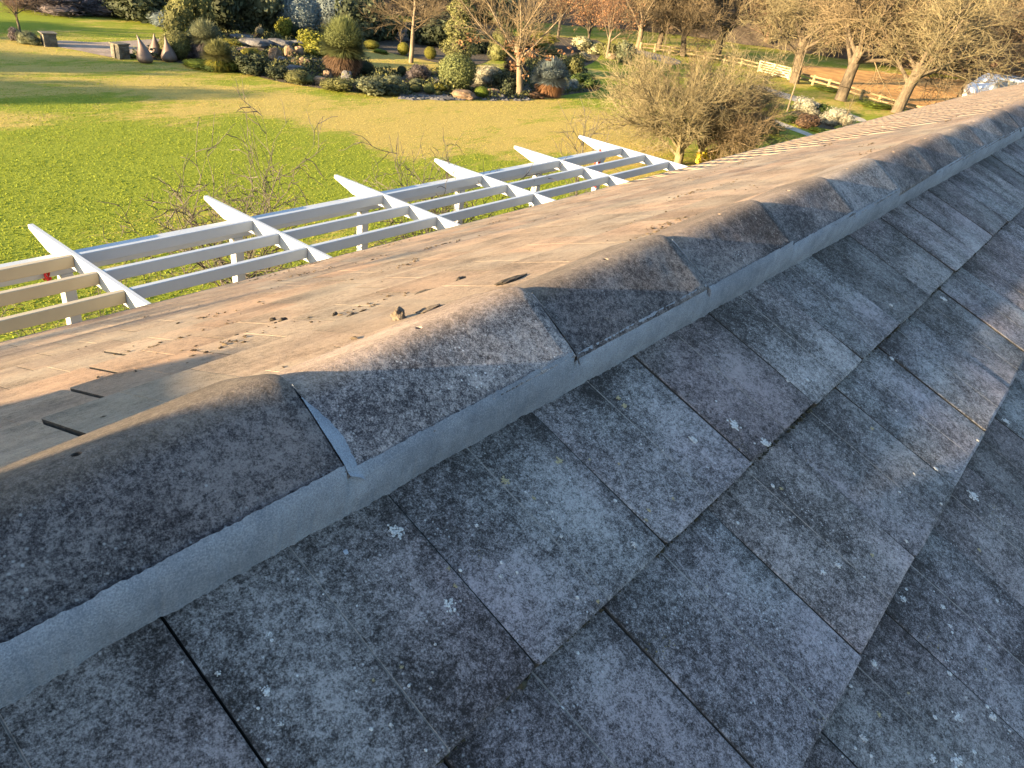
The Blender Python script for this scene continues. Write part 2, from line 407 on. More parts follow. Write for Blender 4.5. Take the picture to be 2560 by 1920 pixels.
sheet('garden_bed', [(900, 105), (1000, 138), (1180, 165), (1250, 120), (1240, 60), (900, 60)], .012, M_bed)
sheet('garden_bed', [(1250, 120), (1330, 148), (1440, 170), (1500, 140), (1490, 100), (1260, 90)], .006, M_bed)
sheet('driveway', [(120, 112), (200, 128), (300, 147), (350, 140), (460, 130), (520, 118), (480, 102), (430, 96), (300, 104), (230, 106), (150, 102)], .012, M_drive)
sheet('garden_path', [(1880, 222), (1980, 252), (2130, 300), (2160, 298), (2040, 256), (1960, 232), (1900, 214)], .012, M_path)
sheet('garden_path', [(1560, 128), (1610, 142), (1680, 162), (1700, 152), (1640, 134), (1580, 122)], .012, M_asph)
sheet('garden_path', [(1880, 290), (1990, 330), (2050, 352), (2062, 350), (1990, 320), (1900, 286)], .012, M_path)
sheet('paddock', [(1990, 165), (2060, 212), (2200, 255), (2330, 290), (2560, 330), (2900, 330), (2900, 210), (2560, 205), (2400, 200), (2200, 180)], .008, M_pad)
sheet('mulch_strip', [(-1.5, 3.7), (9.6, 3.7), (9.8, 5.6), (-1.5, 5.8)], .006, M_bed, px=False)
# rising ground beyond the garden
X, Y, Fc = grid(-40, 260, 110, -40, 260, 110)
R = np.hypot(X, Y); az = np.arctan2(Y, X)
start = np.interp(az, [-0.2, 0.15, 0.5, 0.8, 1.0, 1.3], [68, 64, 62, 50, 44, 44])
Z = GZ-0.5+np.clip(R-start, 0, 60)*0.34+np.clip(R-start, 0, None)*0.02
Z += np.array([mnoise.noise(Vector((x*.07, y*.07, 0))) for x, y in zip(X, Y)])*np.clip((R-start)/10, 0, 1)*1.2
keep = (R[Fc].max(1) > start[Fc[:, 0]]-8) & (X[Fc].min(1)+Y[Fc].min(1) > 20)
me = mesh('hillside', np.stack([X, Y, Z], 1), Fc[keep], [M_hill], True)
tag(link('hillside', me), kind='structure')

# ------------------------------------------------------------------ house
house = empty('house', (0, 0, 0))
tag(house, 'low house with weathered concrete tile gable roof freshly pointed along the ridge', 'house')
XA, XB = -6.0, 24.0
ct, stn = math.cos(TH), math.sin(TH)
def roof_pt(x, s, h, side):
    """side -1 = shaded camera side, +1 = sunny garden side; s down the slope, h above the plane"""
    return (x, side*(s*ct+h*stn), -s*stn+h*ct)
slopes = {}
for side in (-1, 1):
    mb = MB(); SE = EY/ct
    a0, a1 = roof_pt(XA, 0.02, -0.055, side), roof_pt(XB, 0.02, -0.055, side)
    b0, b1 = roof_pt(XA, SE-.02, -0.055, side), roof_pt(XB, SE-.02, -0.055, side)
    c0, c1 = roof_pt(XA, 0.02, -0.075, side), roof_pt(XB, 0.02, -0.075, side)
    d0, d1 = roof_pt(XA, SE-.02, -0.075, side), roof_pt(XB, SE-.02, -0.075, side)
    mb.quad(a0, a1, b1, b0); mb.quad(c0, d0, d1, c1); mb.quad(b0, b1, d1, d0)
    slopes[side] = link('roof_slope', mb.mesh('roof_slope', M_under), house)
    slopes[side]['label'] = 'shaded grey roof slope nearest the camera' if side < 0 else 'sunlit tan roof slope facing the garden'

TL, TT = 0.395, 0.022
def tile_mesh(name, mats, seed, hi=True, groove=True):
    rr = random.Random(seed)
    hw = TW/2-((0.0007+rr.random()*0.0009) if seed < 10 else .0011)
    xs = [-hw, -hw+.003, -.10, -.05, -.0013, 0, .0013, .05, .10, hw-.003, hw] if hi else [-hw, 0, hw]
    ys = [0, .09, .18, .26, .33, TL-.016, TL-.006, TL-.002, TL] if hi else [0, TL-.003, TL]
    nx, ny = len(xs), len(ys)
    bow = rr.uniform(-.0012, .0012); nose = rr.uniform(-.0008, .0012)
    if seed > 9: bow *= .2; nose *= .2
    cr = [rr.uniform(.003, .012), rr.uniform(.003, .012)]
    V = []; 
    for i, x in enumerate(xs):
        for j, y in enumerate(ys):
            z = bow*math.sin(PI*y/TL)+nose*max(0, y/TL-.8)*5
            xx, yy = x, y
            if hi:
                e = min(hw-abs(x), TL-y)
                if e < .001: z -= .0022 if seed < 10 else .0002
                elif e < .0035: z -= .0010 if seed < 10 else 0
                if groove and abs(x) < .001 and y > .02: z -= .0016
                yy += mnoise.noise(Vector((x*30+seed, y*9, seed)))*.0012 if j >= ny-3 else 0
                xx += mnoise.noise(Vector((seed*3.1, y*25, x)))*.0006 if i in (0, nx-1) else 0
                # rounded lower corners
                c = cr[0] if x < 0 else cr[1]
                dx = max(0, abs(x)-(hw-c)); dy = max(0, y-(TL-c))
                if dx > 0 and dy > 0:
                    q = math.hypot(dx, dy)
                    if q > c: xx -= math.copysign(dx*(1-c/q), x); yy -= dy*(1-c/q)
            else:
                if j == ny-1: z -= .0008
            V.append((xx, yy, z))
    Fs = []; mi = []
    for i in range(nx-1):
        for j in range(ny-1):
            Fs.append((i*ny+j, (i+1)*ny+j, (i+1)*ny+j+1, i*ny+j+1))
            mi.append(1 if (hi and groove and xs[i] >= -.0014 and xs[i+1] <= .0014) else 0)
    # skirt
    b = len(V); loop = [i*ny+ny-1 for i in range(nx)]+[(nx-1)*ny+j for j in reversed(range(ny-1))]+[i*ny for i in reversed(range(nx-1))]+[j for j in range(1, ny-1)]
    for k in loop: V.append((V[k][0]*.999, V[k][1]-(.002 if V[k][1] > TL-.02 else 0), -TT))
    n = len(loop)
    for k in range(n):
        Fs.append((loop[k], loop[(k+1) % n], b+(k+1) % n, b+k)); mi.append(2)
    return V, Fs, mi
def tile_matrix(x, k, side, jit=True, rr=random):
    q_ = 1.0 if side < 0 else .45
    """k = course number; lower edge of course k at s = S1 + k*GA"""
    s_low = S1+k*GA
    tilt = math.atan2(0.0215, GA)
    if jit:
        dh = rr.gauss(0, .0007*q_); ds = rr.gauss(0, .0016); rz = rr.gauss(0, .0015*q_); tl = tilt+rr.gauss(0, .0035*q_); rx = rr.gauss(0, .0035*q_)
    else: dh = ds = rz = rx = 0; tl = tilt
    # local frame: x along ridge, y down slope, z outward normal
    dn = Vector((0, side*ct, -stn)); nn = Vector((0, side*stn, ct)); xx = Vector((1, 0, 0))
    # tilt so that the upper end sits lower than the lower one
    dn2 = dn*math.cos(tl)+nn*math.sin(tl); nn2 = nn*math.cos(tl)-dn*math.sin(tl)
    Rm = Matrix((xx*(1 if side < 0 else 1), dn2, nn2)).transposed().to_4x4()
    low = Vector(roof_pt(x, s_low+ds, dh, side))
    Mx = Matrix.Translation(low) @ Rm @ Matrix.Rotation(rz, 4, 'Z') @ Matrix.Rotation(rx, 4, 'Y') @ Matrix.Translation(Vector((0, -TL, 0)))
    return Mx
# mirror issue: on the camera side x cross y must equal z -> flip the faces of that side
near_protos = []; far_protos = []
for sd in range(6):
    V, Fs, mi = tile_mesh('t', None, sd+1)
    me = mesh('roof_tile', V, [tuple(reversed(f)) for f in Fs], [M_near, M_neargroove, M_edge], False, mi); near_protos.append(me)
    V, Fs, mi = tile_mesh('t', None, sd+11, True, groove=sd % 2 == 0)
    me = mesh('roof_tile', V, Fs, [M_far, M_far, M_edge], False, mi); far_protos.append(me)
def fix_normals(me):
    import bmesh
    bm = bmesh.new(); bm.from_mesh(me); 
    s_ = sum(f.normal.z*f.calc_area() for f in bm.faces)
    if s_ < 0: bmesh.ops.reverse_faces(bm, faces=bm.faces)
    bm.to_mesh(me); bm.free()
for me in far_protos: fix_normals(me)
lo_V, lo_F, lo_m = tile_mesh('t', None, 30, False, False)
lo_V = np.array(lo_V); lo_F = np.array(lo_F)

def visible(P, margin=60):
    q = np.asarray(P)-EYE; z = q@fw
    if z < .02: return False
    u = F0*(q@right)/z+W0/2; v = F0*(q@down)/z+H0/2
    return -margin < u < W0+margin and -margin < v < H0+margin
cand = []; rest = {-1: [], 1: []}
for side in (-1, 1):
    for k in range(-1, 11):
        off = 0.5 if (k % 2) else 0.0
        for i in range(int(XA/TW)+1, int(XB/TW)-1):
            x = JX+TW*(i+off)+TW/2
            if k == -1: continue
            P = roof_pt(x, S1+k*GA-GA/2, 0, side)
            vis = any(visible(roof_pt(x+dx, S1+k*GA-ds, 0, side)) for dx in (-.15, 0, .15) for ds in (0, .15, .3))
            d = np.linalg.norm(np.array(P)-EYE)
            (cand if vis else rest[side]).append((d/(1 if side < 0 else 1.15), side, k, x))
cand.sort()
for c in cand[295:]: rest[c[1]].append(c)
tone_over = {}
rt = random.Random(5)
def tile_color(side):
    return (rt.random(), rt.random(), min(1, max(0, rt.gauss(.5, .17 if side < 0 else .06))), 1)
slots = []
for px, py, k in [(75, 1085, 1), (190, 988, 2), (560, 841, 4), (330, 905, 3)]:
    n_ = np.array([0, stn, ct]); v_ = ray(px, py); q_ = EYE-v_*(EYE@n_)/(v_@n_)
    off_ = .5 if k % 2 else 0; slots.append((k, JX+TW*(round((q_[0]-JX)/TW-off_)+off_)))
for d, side, k, x in cand[:295]:
    pm = rt.choice(near_protos if side < 0 else far_protos)
    o = link('roof_tile', pm, slopes[side])
    o.matrix_world = tile_matrix(x, k, side, True, rt)
    o.color = tile_color(side)
    if side > 0 and any(kk == k and abs(x-TW/2-xj) < .02 for kk, xj in slots):
        o.matrix_world = o.matrix_world @ Matrix.Translation((.0045, 0, 0)) @ Matrix.Diagonal((.97, 1, 1, 1))
for side in (-1, 1):
    allV = []; allF = []; allM = []; n = 0
    for d, sd, k, x in rest[side]:
        Mx = np.array(tile_matrix(x, k, side, True, rt))
        Vt = lo_V@Mx[:3, :3].T+Mx[:3, 3]
        allV.append(Vt); allF.append(lo_F+n); allM += lo_m; n += len(Vt)
    me = mesh('roof_tile', np.concatenate(allV), np.concatenate(allF), [M_near if side < 0 else M_far, M_near, M_edge], False, allM)
    me2 = me
    o = link('roof_tile', me, slopes[side]); o['kind'] = 'stuff'; o.color = (.4, .6, .5, 1)
# end verge and top batten course under the caps: dark bedding along the ridge
mb = MB(); mb.prism([(-.10, -.075), (.10, -.075), (.085, .0), (0, .045), (-.085, .0)], 'x', XA, XB)
link('bedding', mb.mesh('bedding', M_under), house)

# ridge caps
def cap_prof(y):
    ys = [0, .007, .015, .025, .036, .065, .095, .122]; zs = [.0770, .0765, .0744, .0698, .0636, .0458, .0270, .0100]
    return float(np.interp(abs(y), ys, zs))
CLEN = CL+.055
def cap_mesh(seed, fine=True):
    ny = 49 if fine else 19; nx = 40 if fine else 8
    yy = np.sin(np.linspace(-1, 1, ny)*PI/2*.92)/math.sin(PI/2*.92)*.122 if False else np.linspace(-.122, .122, ny)
    xx = np.linspace(0, CLEN, nx)
    V = []; Fs = []
    for x in xx:
        fr = x/CLEN
        for y in yy:
            z = cap_prof(y)-.019*(1-fr)
            wsc = .955+.045*fr
            e = mnoise.noise(Vector((x*9, y*9, seed*7.3)))*.0012+mnoise.noise(Vector((x*40, y*40, seed)))*.0004
            xe = x
            if fr > .999: xe += mnoise.noise(Vector((seed*2, y*45, 0)))*.0015
            edge = min(CLEN-x, .122-abs(y))
            z2 = z+e-(.003 if edge < .0005 else 0)
            V.append((xe-CLEN, y*wsc, z2))
    n0 = len(V)
    for x in xx:
        fr = x/CLEN
        for y in yy:
            z = cap_prof(y)-.019*(1-fr)-.015
            V.append((x-CLEN, y*(.955+.045*fr)*.985, z))
    def idx(i, j, b=0): return b+i*ny+j
    for i in range(nx-1):
        for j in range(ny-1):
            Fs.append((idx(i, j), idx(i+1, j), idx(i+1, j+1), idx(i, j+1)))
            Fs.append((idx(i, j, n0), idx(i, j+1, n0), idx(i+1, j+1, n0), idx(i+1, j, n0)))
    for i in range(nx-1):
        for j in (0, ny-1):
            f = (idx(i, j), idx(i, j, n0), idx(i+1, j, n0), idx(i+1, j)); Fs.append(f if j == 0 else tuple(reversed(f)))
    for j in range(ny-1):
        for i in (0, nx-1):
            f = (idx(i, j), idx(i, j+1), idx(i, j+1, n0), idx(i, j, n0)); Fs.append(f if i == 0 else tuple(reversed(f)))
    me = mesh('ridge_cap', V, Fs, [M_cap], True); me.set_sharp_from_angle(angle=math.radians(38)); return me
def punch(me, x, y, r=.0052):
    o = bpy.data.objects.new('tmp', me); C.objects.link(o)
    n = 14; mb = MB()
    z0, z1 = cap_prof(y)-.06, cap_prof(y)+.03
    mb.v = [(x+r*math.cos(2*PI*k/n), y+r*math.sin(2*PI*k/n), z) for z in (z0, z1) for k in range(n)]
    mb.f = [(k, (k+1) % n, n+(k+1) % n, n+k) for k in range(n)]+[tuple(reversed(range(n))), tuple(range(n, 2*n))]
    c = bpy.data.objects.new('cut', mb.mesh('cut')); C.objects.link(c)
    md = o.modifiers.new('b', 'BOOLEAN'); md.operation = 'DIFFERENCE'; md.object = c; md.solver = 'EXACT'
    dg = bpy.context.evaluated_depsgraph_get()
    res = bpy.data.meshes.new_from_object(o.evaluated_get(dg))
    bpy.data.objects.remove(o); bpy.data.objects.remove(c)
    res.name = 'ridge_cap'
    return res
holes = [(-.234, .010), (-.226, .008), (-.212, .003), (-.185, .012)]
caps_fine = []
for k in range(4):
    m0 = cap_mesh(k+1); m1 = punch(m0, *holes[k])
    if len(m1.polygons) < 500: m1 = m0
    m1.polygons.foreach_set('use_smooth', [True]*len(m1.polygons)); m1.set_sharp_from_angle(angle=math.radians(38)); caps_fine.append(m1)
cap_lo = [cap_mesh(21, False), cap_mesh(22, False)]
cap_tones = {0: (.2, .8, .12, 1), 1: (.75, .3, .80, 1), 2: (.35, .9, .22, 1), 3: (.6, .45, .30, 1), 4: (.5, .2, .40, 1), 5: (.15, .7, .62, 1), 6: (.8, .6, .30, 1), 7: (.9, .1, .36, 1), 8: (.3, .35, .45, 1), 9: (.66, .9, .55, 1), 10: (.7, .2, .35, 1)}
for k in range(-13, 52):
    xe = CX+CL*k
    if xe > XB: break
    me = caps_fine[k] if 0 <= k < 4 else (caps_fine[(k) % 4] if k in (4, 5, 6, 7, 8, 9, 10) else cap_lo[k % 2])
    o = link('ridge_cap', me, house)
    o.location = (xe, rt.gauss(0, .0015), rt.gauss(0, .0012)); o.rotation_euler = ({0: .048, 1: .034}.get(k, .030)+rt.gauss(0, .005), rt.gauss(0, .002), rt.gauss(0, .003))
    o.color = cap_tones.get(k, (rt.random(), rt.random(), rt.uniform(.2, .6), 1))
    if k in (-1, 0, 1, 2, 10):
        # fillet of fresh mortar where this cap's end laps the next
        wmax = {0: .034, 1: .016, 2: .008}.get(k, .006)
        if k == 10: wmax = .05
        n = 70; V = []; Fs = []
        for i in range(n):
            t = i/(n-1); y = -.016-t*.111
            wd = wmax*(math.sin(min(1, t*1.35+.08)*PI/2)*(1-.25*max(0, t-.6)/.4))*(1+.10*mnoise.noise(Vector((t*14, k, 0)))+.05*mnoise.noise(Vector((t*60, k, 3))))
            if t < .04: wd = wmax*.12
            zt = cap_prof(y)-.0012; zb = cap_prof(y)-.0185
            prof = [(0.0015, zt), (wd*.30, zt-.004), (wd*.62, (zt+zb)/2-.001), (wd*.9, zb+.0018), (wd, zb-.001)]
            if t > .90: prof = [(a_, b_-.006*(t-.9)/.1) for a_, b_ in prof]
            for a_, b_ in prof: V.append((a_+.0006*mnoise.noise(Vector((t*90, a_*300, k))), y, b_))
        m_ = 5
        for i in range(n-1):
            for j in range(m_-1):
                Fs.append((i*m_+j, i*m_+j+1, (i+1)*m_+j+1, (i+1)*m_+j))
        f_ = link('mortar_fillet', mesh('mortar_fillet', V, Fs, [M_mortar], True), o)

# continuous strip of fresh pointing under the caps, camera side
def strip(x0, x1, dx, side):
    xs = np.arange(x0, x1, dx); V = []; m_ = 9
    for x in xs:
        k = math.ceil((x-CX)/CL); fr = 1-((CX+CL*k)-x)/CL          # 0 just after a joint, 1 at the end of the cap
        sagz = .017*(1-fr)
        zt = .0078-sagz*.92+.0012
        yt = .122*(.955+.045*fr)+.0006
        blend = math.exp(-((1-fr)*CL/.006)**2)+math.exp(-(fr*CL/.010)**2)
        zt += -.003*blend
        rag = .0014*mnoise.noise(Vector((x*120, 1, side)))+.0016*mnoise.noise(Vector((x*34, 2, side)))
        s_low = .1330+.0040*mnoise.noise(Vector((x*7, 5, side)))+.0026*mnoise.noise(Vector((x*38, 6, side)))+.0018*mnoise.noise(Vector((x*120, 7, side)))+.0012*mnoise.noise(Vector((x*330, 7, side)))
        hs = -.0215*(S1-s_low)/GA
        pl = roof_pt(x, s_low, hs+.0006, 1)
        yl, zl = pl[1], pl[2]
        for j in range(m_):
            t = j/(m_-1)
            y = yt+(yl-yt)*t+.0045*math.sin(PI*t)
            z = zt+rag*(1-t)+(zl-zt)*t
            if j == m_-1: z -= .0015
            if j == 0: y -= .004; z += .0015+rag
            if j == m_-2: z += .0016
            y += .0009*mnoise.noise(Vector((x*14, t*3, 8)))+.0005*mnoise.noise(Vector((x*120, t*20, 9)))
            y -= .0022*blend*(1-t)
            V.append((x, side*y, z))
    n = len(xs); i = (np.arange(n-1)[:, None]*m_+np.arange(m_-1)[None, :]).ravel()
    Fc = np.stack([i, i+1, i+m_+1, i+m_], 1)
    if side > 0: Fc = Fc[:, ::-1]
    return mesh('mortar_strip', V, Fc, [M_mortar], True)
link('mortar_strip', strip(-.9, 3.2, .0022, -1), house)
link('mortar_strip', strip(3.2, XB, .012, -1), house)
link('mortar_strip', strip(-.9, XB, .02, 1), house)
# gutter, fascia, walls
for side in (-1, 1):
    y0 = side*(EY-.02); z0 = EZ-.035
    def mir(pr): return [(side*a_, b_) for a_, b_ in pr]
    mb = MB(); pr = [(EY+.0, EZ-.03), (EY+.0, EZ-.13), (EY+.065, EZ-.13), (EY+.070, EZ-.055), (EY+.062, EZ-.055), (EY+.057, EZ-.12), (EY+.01, EZ-.12), (EY+.01, EZ-.03)]
    mb.prism(mir(pr), 'x', XA, XB); link('gutter', mb.mesh('gutter', M_gutter), house)
    mb = MB(); mb.prism(mir([(EY-.02, EZ-.05), (EY-.02, EZ-.22), (EY-.0022, EZ-.22), (EY-.0022, EZ-.05)]), 'x', XA, XB); link('fascia', mb.mesh('fascia', M_white), house)
    mb = MB(); yw = side*(EY-.45)
    mb.box(XA+.4, XB-.4, min(yw, yw-side*.2), max(yw, yw-side*.2), GZ, EZ-.10); link('wall', mb.mesh('wall', M_brick), house)
    mb = MB(); ya = sorted([side*(EY-.022), side*(EY-.45)]); mb.box(XA, XB, ya[0], ya[1], EZ-.22, EZ-.20); link('soffit', mb.mesh('soffit', M_white), house)
for x0 in (XA+.2, XB-.4):
    mb = MB(); mb.prism([(-EY+.45, GZ), (EY-.45, GZ), (EY-.45, EZ-.1), (0, -.16), (-EY+.45, EZ-.1)], 'x', x0, x0+.198)
    link('wall', mb.mesh('wall', M_brick), house)

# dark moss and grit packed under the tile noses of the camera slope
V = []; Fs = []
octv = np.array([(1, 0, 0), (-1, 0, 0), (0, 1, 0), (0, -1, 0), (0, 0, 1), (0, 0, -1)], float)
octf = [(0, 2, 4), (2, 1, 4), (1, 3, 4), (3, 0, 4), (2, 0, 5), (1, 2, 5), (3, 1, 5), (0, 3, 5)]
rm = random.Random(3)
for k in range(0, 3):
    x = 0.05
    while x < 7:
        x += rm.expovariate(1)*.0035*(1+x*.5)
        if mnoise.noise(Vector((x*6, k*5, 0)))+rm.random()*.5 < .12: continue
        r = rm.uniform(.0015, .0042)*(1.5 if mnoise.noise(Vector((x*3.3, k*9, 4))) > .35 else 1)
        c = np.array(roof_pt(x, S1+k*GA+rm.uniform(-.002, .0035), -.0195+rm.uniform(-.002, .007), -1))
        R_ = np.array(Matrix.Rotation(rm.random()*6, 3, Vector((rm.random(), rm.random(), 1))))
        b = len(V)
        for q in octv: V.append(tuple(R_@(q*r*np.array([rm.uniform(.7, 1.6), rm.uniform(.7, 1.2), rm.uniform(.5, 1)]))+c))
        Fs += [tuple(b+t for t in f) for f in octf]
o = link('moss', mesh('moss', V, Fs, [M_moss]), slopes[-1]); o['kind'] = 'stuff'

# splashes, lichen rosettes: thin irregular crusts on the tiles
def crust_mat(name, c, c2):
    m = NM(name, 0.95, 0.1)
    m.col(m.ramp(m.noise(350, 4, 0.7), [(0.35, c2), (0.6, c)])); m.nor(m.bump(m.noise(500, 3, 0.6), 0.001, 0.6)); return m.m
K_white = crust_mat('white_crust', (0.46, 0.48, 0.49), (0.20, 0.21, 0.22))
K_tan = crust_mat('tan_lichen', (0.33, 0.31, 0.21), (0.17, 0.16, 0.10))
K_blue = crust_mat('mortar_splash', (0.26, 0.30, 0.36), (0.18, 0.21, 0.25))
def plane_hit(px, py, side=-1):
    n = np.array([0, side*stn, ct]); v = ray(px, py); t = -(EYE@n)/(v@n); return EYE+v*t
def crust(px, py, rpx, mat, name, seed, broken=0.0):
    P = plane_hit(px, py); s = -P[1]/ct; k = math.ceil((s-S1)/GA); sl = S1+k*GA
    h = -.0215*(sl-s)/GA
    t = (np.linalg.norm(P-EYE))/F0; r = rpx*t*1.0
    rr = random.Random(seed); V = []; Fs = []
    blobs = [(0, 0, r)]
    if broken: blobs = [(rr.gauss(0, r*.42), rr.gauss(0, r*.42), r*rr.uniform(.05, .26)) for _ in range(int(20+broken*34))]
    tl = math.atan2(.0215, GA)
    for bx, by, br in blobs:
        n = 12; b = len(V)
        for ring, (q, hh) in enumerate(((1, .0002), (.8, .0011), (.35, .0014))):
            for i in range(n):
                a_ = 2*PI*i/n; rad = br*q*(1+.35*mnoise.noise(Vector((math.cos(a_)*1.6+seed, math.sin(a_)*1.6, bx*50))))
                dx = bx+rad*math.cos(a_); dy = by+rad*math.sin(a_)
                V.append(roof_pt(P[0]+dx, s+dy, h+dy*.0215/GA+hh, -1))
        V.append(roof_pt(P[0]+bx, s+by, h+by*.0215/GA+.0015, -1))
        for ring in range(2):
            for i in range(n):
                j = (i+1) % n; Fs.append((b+ring*n+i, b+ring*n+j, b+(ring+1)*n+j, b+(ring+1)*n+i))
        for i in range(n): Fs.append((b+2*n+i, b+2*n+(i+1) % n, b+3*n))
    me = mesh(name, V, Fs, [mat], True)
    link(name, me, slopes[-1])
sp = 0
rsp = random.Random(31)
for px, py, r, kind in [(rsp.uniform(100, 2540), rsp.uniform(900, 1900), rsp.uniform(2, 6), rsp.choice('wbwt')) for _ in range(150)]+[(1000, 1313, 19, 'b'), (1128, 1503, 18, 'w'), (874, 1364, 10, 's'), (1587, 1358, 9, 'w'), (551, 1670, 8, 'w'), (706, 1803, 7, 'w'), (678, 1572, 9, 'b'), (672, 1719, 12, 'b'),
                        (1273, 1188, 12, 't'), (1408, 1141, 12, 't'), (1573, 1002, 8, 't'), (1558, 980, 7, 't'), (1841, 1060, 15, 'b'), (1740, 1094, 12, 'b'), (2021, 947, 5, 'w'), (1618, 1297, 4, 't'), (1744, 1470, 11, 's'),
                        (2244, 884, 6, 'w'), (2392, 878, 10, 'b'), (2373, 737, 9, 'b'), (2433, 1021, 8, 'w'), (2450, 1227, 14, 'b'), (2065, 1425, 9, 'w'), (2102, 1408, 8, 'b'), (2279, 1484, 10, 'b'), (2373, 1507, 8, 'b'), (2182, 1836, 9, 'w'), (2408, 1789, 11, 'b'), (2491, 1789, 9, 'b'),
                        (2404, 1898, 17, 'w'), (2347, 1890, 9, 'b'), (2161, 1861, 4, 'w'), (2390, 1677, 6, 'w'), (2209, 1647, 9, 'b'), (1835, 1475, 4, 'w'), (1915, 1108, 14, 'b'), (1323, 1218, 3, 'w'), (1387, 1270, 3, 'w'), (1065, 1875, 4, 'w'), (900, 1503, 4, 'w'), (1520, 1780, 5, 'w'), (1390, 1290, 3, 'w'), (2230, 760, 5, 'b'), (2440, 700, 6, 'b'), (2530, 1040, 9, 'b')]:
    sp += 1
    hh_ = plane_hit(px, py)
    if -hh_[1]/ct < .16: continue
    nm, mt = {'w': ('white_splash', K_white), 'b': ('white_splash', K_white), 't': ('lichen', K_tan), 's': ('mortar_splash', K_blue)}[kind]
    crust(px, py, r, mt, nm, sp, broken=1.2 if kind == 'b' else (.5 if kind == 't' else (.35 if kind == 'w' and r > 6 else 0)))

# unseen blockers added left of the picture, outlined to shape the roof shade
ev = empty('slope_blocker', (-3.1, 1.5, -.75)); tag(ev, 'added unseen cooler standing on the garden slope left of the picture', 'blocker')
mb = MB(); mb.prism([(-.62, .0), (.62, -.3), (.64, .50), (.47, .87), (.34, 1.02), (0, 1.10), (-.2, 1.16), (-.58, 1.30), (-.60, 1.40), (-.878, 1.225), (-.878, .30)], 'x', -.12, .12)
link('blocker_body', mb.mesh('blocker_body', M_white, bevel=.02), ev)
mb = MB()
for i in range(6): mb.box(-.145, -.122, -.4, .4, .15+i*.12, .20+i*.12)
link('blocker_slat', mb.mesh('blocker_slat', M_white), ev)
ch = empty('ridge_blocker', (-3.1, .06, -.1)); tag(ch, 'added unseen chimney straddling the ridge left of the picture', 'ridge_blocker')  # unseen block added to keep the sun off the camera slope
mb = MB(); mb.box(-.12, .12, -.66, .55, -.35, .60); link('stack', mb.mesh('stack', M_brick, bevel=.01), ch)
mb = MB(); mb.box(-.14, .14, -.69, .565, .60, .64); link('cap', mb.mesh('cap', M_brick, bevel=.01), ch)
# ------------------------------------------------------------------ bits lying on the sunny slope
def far_hit(px, py): 
    P = plane_hit(px, py, 1); s = P[1]/ct; k = math.ceil((s-S1)/GA); h = -.0215*(S1+k*GA-s)/GA
    return P[0], s, h
def lump(px, py, wpx, hpx, mat, name, label, cat, seed, lie=0.4, group=None):
    x, s, h = far_hit(px, py); P = np.array(roof_pt(x, s, h, 1)); t = (P-EYE)@fw/F0
    w_, h_ = wpx*t, hpx*t
    import bmesh
    bm = bmesh.new(); bmesh.ops.create_icosphere(bm, subdivisions=3, radius=1)
    for v in bm.verts:
        n = mnoise.noise(v.co*1.7+Vector((seed*3, 0, 0)))*.45+mnoise.noise(v.co*4+Vector((seed, 5, 0)))*.22
        v.co *= 1+n
        v.co.x *= w_*.5; v.co.y *= w_*.5*lie; v.co.z = max(v.co.z, -.35)*h_*.7
    me = bpy.data.meshes.new(name); bm.to_mesh(me); bm.free(); me.materials.append(mat)
    o = link(name, me)
    o.matrix_world = Matrix.Translation(Vector(roof_pt(x, s, h+h_*.22, 1))) @ Matrix.Rotation(-TH, 4, 'X') @ Matrix.Rotation(random.Random(seed).uniform(-.5, .5), 4, 'Z')
    tag(o, label, cat, group)
    return o
M_lumpd = simple('dark_old_mortar', (0.045, 0.038, 0.03), 1.0, 0.5, 60, 0.004, 150)
M_lumpt = simple('tan_old_mortar', (0.12, 0.098, 0.075), 1.0, 0.35, 60, 0.004, 150)
lump(994, 784, 40, 30, M_lumpt, 'mortar_lump', 'tallest pale lump of old mortar just above the second ridge cap', 'mortar lump', 1, .6)
lump(1150, 692, 62, 16, M_lumpd, 'mortar_lump', 'long brown sliver of old mortar lying farthest along the sunny slope', 'mortar lump', 2, .35)
lump(1072, 716, 95, 9, M_lumpd, 'mortar_lump', 'flat dark crumbled streak of mortar below the long brown sliver', 'mortar lump', 3, .45)
lump(1072, 760, 84, 10, M_lumpt, 'mortar_lump', 'flat tan slab of mortar resting beside the third ridge cap', 'mortar lump', 4, .45)
lump(878, 780, 44, 14, M_lumpd, 'mortar_lump', 'rounded black clod at the upper edge of the shadow', 'debris clod', 5, .5)
lump(836, 779, 20, 9, M_lumpd, 'mortar_lump', 'smaller black crumb left of the rounded black clod', 'debris clod', 6, .5)
lump(706, 795, 26, 17, M_lumpd, 'mortar_lump', 'pointed black clod in the middle of the sunny slope', 'debris clod', 7, .5)
lump(680, 793, 16, 9, M_lumpd, 'mortar_lump', 'small dark chip left of the pointed black clod', 'debris clod', 8, .5)
lump(662, 812, 40, 8, M_lumpt, 'mortar_lump', 'pale crumb pile just left of and below the pointed black clod', 'mortar lump', 9, .5)
lump(1270, 690, 110, 8, M_lumpd, 'mortar_lump', 'thin crumbly dark streak to the right of the long brown sliver', 'debris clod', 10, .3)
V = []; Fs = []; rl = random.Random(9)
def bit(x, s, r, hh=1.0):
    k = math.ceil((s-S1)/GA); h = -.0215*(S1+k*GA-s)/GA
    c = np.array(roof_pt(x, s, h+r*.3, 1)); b = len(V)
    R_ = np.array(Matrix.Rotation(rl.random()*6, 3, Vector((0, .4, 1))))
    for q in octv: V.append(tuple(R_@(q*r*np.array([rl.uniform(.8, 2.4), rl.uniform(.5, 1.2), .45*hh]))+c))
    Fs.extend([tuple(b+t for t in f) for f in octf])
